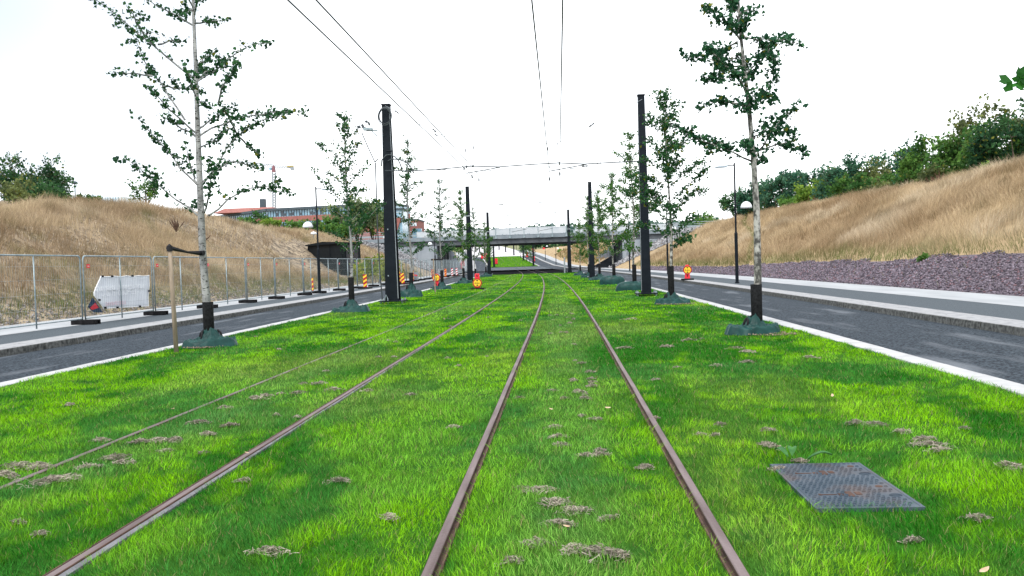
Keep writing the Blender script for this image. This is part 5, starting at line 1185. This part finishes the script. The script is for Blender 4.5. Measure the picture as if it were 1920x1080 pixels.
# ================================================================== BUSHES AND BACKGROUND TREES
def bush(name, base, w, h, lab, cat, grp, n, size, ab, seed, airy=.0, low=0.0, stems=5, depth=None, yellow=.03):
    global rng
    keep = rng; rng = np.random.default_rng(seed); root = thing(name, base, lab, cat, grp); mb = MB(); pts = []; d = depth or w*.8
    nb = 14 if not airy else 20
    cl = []
    for k in range(nb):
        a = rng.uniform(0, 6.3); r_ = math.sqrt(rng.random())*.40; zz = low+(1-low)*(.10+.80*rng.random()**.8)*(1-.75*r_*r_*4*.6); cl.append((w*r_*math.cos(a), d*r_*math.sin(a), h*zz, rng.uniform(.14, .26)*(w+h)/2*(1-.25*airy)))
    for k in range(stems):
        x, y, z, r_ = cl[k]; mb.tube([(x*.15, y*.15, -.6), (x*.4, y*.4, z*.5), (x, y, z)], [.03*h/2.5+.02, .022*h/2.5+.012, .008], 5)
    for (x, y, z, r_) in cl:
        m_ = int(n/nb*(r_/(.2*(w+h)/2))**2); v = rng.normal(size=(m_, 3)); v /= np.linalg.norm(v, axis=1)[:, None]; rad_ = r_*(rng.random(m_)**(.42 if not airy else .6))
        q_ = np.array([x, y, z])+v*rad_[:, None]*np.array([1.05, 1.05, .85])
        if airy:
            k_ = fbm(q_[:, 0]*1.9+seed, q_[:, 2]*1.9+q_[:, 1], seed, 2) > .42+.11*airy; q_ = q_[k_]
        pts.append(q_)
        for s_ in range(int(2+airy*4)):
            v1 = rng.normal(size=3); v1[2] = abs(v1[2])+.2; v1 /= np.linalg.norm(v1); e = [(x, y, z), np.array([x, y, z])+v1*r_*.7, np.array([x, y, z])+v1*r_*1.25]; mb.tube(e, [.012, .009, .004], 3, cap=False); t = rng.uniform(.4, 1, 9); pts.append(along(e, t)+rng.normal(0, size*.6, (9, 3)))
    P = np.concatenate(pts); P = P[P[:, 2] > -.3]; nn = len(P)
    build('stem' if h < 4 else 'trunk', mb, M['stem'], root, smooth=True)
    tone = fbm(P[:, 0]*1.1+seed, P[:, 1]+P[:, 2]*1.1, seed, 2); cc = mixc(ab[0], ab[1], np.clip((tone-.5)*3+.5+rng.normal(0, .25, nn), 0, 1))*rng.uniform(.7, 1.3, (nn, 1)); k_ = rng.random(nn) < yellow; cc[k_] = np.array((.14, .15, .02))
    leaf_cloud('crown' if h >= 4 else 'foliage', P, rng.uniform(size*.6, size*1.4, nn), cc, M['leaf'], root); rng = keep; return root
DK = ((.014, .052, .024), (.042, .115, .038)); MD = ((.035, .105, .025), (.11, .23, .045)); LT = ((.07, .16, .025), (.20, .31, .045)); OL = ((.065, .092, .036), (.155, .19, .062)); TE = ((.024, .088, .055), (.068, .170, .095))
GB = 'bushes and trees along the top of the right bank'; 
def topz_r(px, Y): p = at(px, 400, Y); e = p[0]-float(c(Y))-13.04; return np.array([p[0], Y, .04+float(bank_r(e, Y))])
rb = [ # px, Y, width m, height m, kind, palette, airy, label
 (1905, 58, 6, 5.4, 'tree', DK, 1.0, 'tall airy tree at the right picture edge on top of the bank'), (1868, 60, 4.6, 4.0, 'bush', MD, 0, 'thick bush below the tall airy tree at the right edge'), (1845, 64, 5, 6.0, 'tree', OL, 1.0, 'wispy high tree left of the right edge tree on the bank'),
 (1838, 58.5, 2.6, 1.9, 'bush', DK, 0, 'rounded dark bush low in front of the wispy high tree'), (1800, 63, 4.2, 3.6, 'bush', MD, .4, 'mid green bush right of the arching shrub'), (1765, 66, 4.2, 4.6, 'bush', MD, .8, 'arching light green shrub with long shoots on the bank top'),
 (1725, 68, 3.8, 3.0, 'bush', MD, .3, 'leafy bush just left of the arching shrub'), (1712, 74, 3.4, 4.6, 'bush', TE, .5, 'dark teal bush at the left end of the high bushes'), (1752, 62.5, 3, 1.5, 'bush', OL, .2, 'low olive bush with dead brown stems in front'), (1848, 55.5, 1.4, .9, 'bush', LT, 0, 'small yellow green bush near the right picture edge'),
 (1690, 80, 5, 2.6, 'bush', OL, .1, 'broad olive bush in the middle of the bank top'), (1650, 84, 4.6, 3.6, 'bush', OL, .2, 'dull green bush behind the broad olive bush'), (1622, 90, 5.4, 6.0, 'tree', TE, .8, 'round teal tree with an open top in the middle of the bank'), (1585, 92, 5.5, 4.9, 'bush', TE, .3, 'dense blue green bush left of the round teal tree'),
 (1640, 79, 4.0, 2.2, 'bush', MD, 0, 'bright green low bush below the round teal tree'), (1600, 84, 4.4, 2.4, 'bush', MD, .2, 'green spreading bush at the grass edge'), (1562, 100, 4.4, 4.4, 'bush', LT, .3, 'yellow green bush left of the dense blue green bush'), (1535, 95, 4.0, 3.0, 'bush', LT, .2, 'light green bush low on the slope edge'),
 (1505, 106, 5.2, 5.4, 'tree', TE, .7, 'open crowned tree right of the right street lamp top'), (1462, 112, 5.4, 5.8, 'tree', TE, .8, 'blue green tree behind the big right tree trunk'), (1425, 116, 5.4, 4.8, 'bush', TE, .3, 'bush right behind the right street lamp'), (1392, 121, 5.4, 4.2, 'bush', DK, .3, 'dark bush left of the right street lamp'),
 (1495, 101, 3.6, 1.8, 'bush', MD, .1, 'small green bush at the slope crest near the big right tree'), (1668, 75, 3.4, 1.3, 'bush', OL, .2, 'reddish olive scrub in front of the broad olive bush')]
for i, (px_, Y, w_, h_, kd, ab, ai, lab) in enumerate(rb):
    if i not in (3, 8, 9, 14, 15, 17, 22, 23): Y = Y*1.0
    bush('ridge_tree' if kd == 'tree' else 'ridge_bush', topz_r(px_, Y)-np.array([0, 0, .35]), w_*1.22, h_+.3, lab, kd, GB, int(3400*(w_*h_/16)**.8)+700, .13+.0011*Y, ab, 300+i, ai, low=.12 if kd == 'tree' and h_ > 5 else .0)
for k, (px_, Y, w_, h_, ab, lab) in enumerate(((1325, 178, 5.5, 4.4, MD, 'bush right of the bridge railing on the far side'), (1290, 185, 5, 2.6, MD, 'low bush behind the right bridge railing'), (1262, 190, 4, 3.4, TE, 'small tree far behind the right bridge end'), (1340, 172, 4, 2.4, MD, 'low green bush where railing meets right bank'))):
    p = at(px_, 424, Y); p[2] = 6.4; bush('far_bush', p, w_, h_, lab, 'bush', 'bushes behind the right bridge end', 1600, .3, ab, 400+k, .3)
# left side
GLft = 'trees and bushes behind the left mound'
for k, (px_, pb_, Y, w_, h_, kd, ab, ai, lab) in enumerate(((62, 392, 60, 5.2, 4.4, 'tree', DK, 1.15, 'large dark open crowned tree at the left edge of the picture'), (15, 392, 58, 4.4, 3.2, 'tree', DK, .5, 'darker tree cut by the left picture edge'), (100, 394, 63, 3.4, 3.4, 'tree', DK, .8, 'right half of the left tree clump, slightly lower'), (35, 394, 52, 3.4, 1.9, 'bush', OL, .1, 'olive undergrowth below the left trees'), (75, 394, 56, 4.4, 2.0, 'bush', DK, .1, 'dark undergrowth below the large left tree'), (112, 394, 60, 2.6, 1.4, 'bush', MD, .2, 'green bush left of the mushroom lamp'),
        (165, 384, 64, 2.2, .75, 'bush', MD, .4, 'low spiky bush right of the mushroom lamp'), (272, 381, 75, 2.9, 2.3, 'bush', MD, .6, 'small conical green tree peeking over the mound'))):
    p = at(px_, pb_, Y); bush('mound_tree' if kd == 'tree' else 'mound_bush', p-np.array([0, 0, .3]), w_, h_+.3, lab, kd, GLft, int(1300*(w_*h_/8))+700, .15, ab, 500+k, ai, low=.12, stems=7)
for k, (px_, pb_, Y, w_, h_, ab, lab, ai) in enumerate(((668, 438, 128, 9.5, 5.4, ((.11, .16, .08), (.22, .28, .13)), 'broad grey green willow in front of the office building', .3), (618, 436, 124, 4, 2.0, MD, 'loose green bush left of the willow', .6), (700, 438, 132, 5.6, 4.4, LT, 'darker right part of the trees beside the willow', .2), (640, 440, 118, 6, 1.3, MD, 'dark hedge below the willow by the bridge railing', .0), (478, 422, 100, 4.6, 1.15, MD, 'dark green bush on the mound in front of the brick building', .2), (505, 423, 98, 3, .6, LT, 'paler bush right of the dark green mound bush', .2), (572, 426, 112, 6, .6, MD, 'low green bush under the white lamp dome', .3), (662, 362, 128, .1, .1, MD, '', 0))):
    if not lab: continue
    p = at(px_, pb_, Y); bush('mound_bush', p-np.array([0, 0, .35]), w_, h_+.35, lab, 'bush', GLft, int(900*(w_*h_/6))+900, .17+.0008*Y, ab, 600+k, ai)
p = at(705, 528, 74); p[2] = .3; bush('yellow_bush', p, 5.0, 1.9, 'yellow green flowering bush behind the fence at the thick pole', 'bush', None, 2600, .16, ((.12, .19, .015), (.30, .33, .03)), 701, .0)
for k, (a, b, Y, s, lab) in enumerate(((330, 428, 46, .8, 'dark dead dock plant on the left mound near the big tree'), (383, 447, 44, .55, 'dull green dock clump behind the big left tree trunk'))):
    p = at(a, b, Y); e = float(toe_l(Y))-(p[0]-float(c(Y))); root = thing('dock_plant', p-np.array([0, 0, .2]), lab, 'plant', 'dead dock plants on the banks'); mb = MB()
    for j in range(16): v = np.array([rng.normal(0, .5), rng.normal(0, .3), 1.0]); v = v/np.linalg.norm(v)*s*rng.uniform(.5, 1.1); mb.tube([(0, 0, 0), v*.4, v*.7, v], [.01, .012, .035, .006], 4)
    build('seed_stalk', mb, mat('dock_brown', (.05, .03, .02), (.12, .07, .045), s=9, rough=.9) if 'dock' not in M else M['dock'], root)
for k, (a, b, Y, s, lab) in enumerate(((1760, 335, 60, 1.0, 'cluster of dark brown dead dock stalks below the arching shrub'), (1530, 388, 92, 1.1, 'thin brown dead stalks on the crest of the right bank'), (1567, 372, 88, 1.2, 'brown dead stalks at the edge of the bushes'))):
    p = at(a, b, Y); p = topz_r(a, Y); root = thing('dock_plant', p, lab, 'plant', 'dead dock plants on the banks'); mb = MB()
    for j in range(12): v = np.array([rng.normal(0, .35), rng.normal(0, .3), 1.0]); v = v/np.linalg.norm(v)*s*rng.uniform(.6, 1.2); o_ = rng.normal(0, .3, 3)*np.array([1, .5, 0]); mb.tube([o_, o_+v*.4, o_+v*.7, o_+v], [.012, .014, .04, .008], 4)
    build('seed_stalk', mb, mat('dock_brown', (.07, .035, .025), (.14, .08, .05), s=9, rough=.9), root)
for k, (a, b, lab) in enumerate(((1733, 492, 'bright green weed at the top edge of the purple gravel'),)):
    r0 = ray(a, b); Y = 36 - k*2.6; p = at(a, b, Y); e = p[0]-13.04; p[2] = .08+float(bank_r(e, Y)); bush('gravel_weed', p, .34+.04*k, .15, lab, 'weed', 'weeds in the purple gravel', 90, .10, (MD, DK, DK)[k], 720+k, 0, stems=3)
# woods on the horizon: one mass seen over and under the bridge
n = 14000; X = rng.uniform(-330, 260, n); Y = rng.uniform(520, 760, n); hh = 8+5*fbm(X*.03, Y*.02, 91, 3); base = np.interp(Y, [420, 600, 1500], [9.8, 15.5, 36])
z = base+hh*rng.random(n)**.7
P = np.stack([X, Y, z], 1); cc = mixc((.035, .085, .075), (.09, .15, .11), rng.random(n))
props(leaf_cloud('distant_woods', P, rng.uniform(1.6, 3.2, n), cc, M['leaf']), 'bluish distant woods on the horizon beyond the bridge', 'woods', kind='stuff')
# far hedges, blue sign, parked detail beyond the bridge
for k, (xx, Y, w_, h_, ab, lab) in enumerate(((16, 330, 12, 4, DK, 'dark hedge trees far right beyond the bridge'), (24, 300, 14, 6, DK, 'dark trees on the far right bank under the bridge'), (19, 262, 8, 2.2, LT, 'yellow green bushes on the far right bank'), (-16, 340, 12, 6, MD, 'green trees far left beyond the bridge'), (8, 430, 14, 6, DK, 'dark trees behind the far plaza'), (-8, 440, 16, 6, MD, 'green trees behind the far plaza, left part'))):
    bush('far_hedge', W(xx, Y, -.2), w_, h_, lab, 'trees', 'far hedges beyond the bridge', 1500, .7, ab, 800+k, .2)
r_ = thing('blue_sign', W(10.5, 330, 0), 'tiny blue road sign far beyond the bridge', 'road sign'); mb = MB(); mb.tube([(0, 0, 0), (0, 0, 3.2)], .05, 5); build('sign_post', mb, M['wire_grey'], r_); mb = MB(); mb.box(-.5, .5, -.03, .03, 2.4, 3.6); build('sign_panel', mb, M['blue'], r_)
p = at(1059, 512, 104); r_ = thing('bollard_post', (p[0], p[1], 0), 'slim pale post just left of the clear right catenary pole', 'post'); mb = MB(); mb.lathe([(0, 0), (.09, 0), (.09, 1.9), (0, 1.95)], 10); build('post', mb, M['wire_grey'], r_)
mb = MB()
for k in range(7):
    y = 284; a = -10.6+k*.55; p = [W(a, y, -.09), W(a+.3, y, -.09), W(a+.3, y+5, -.09), W(a, y+5, -.09)]; mb.add(p, [(0, 1, 2, 3)])
props(build('zebra_crossing', mb, M['paint']), kind='structure')
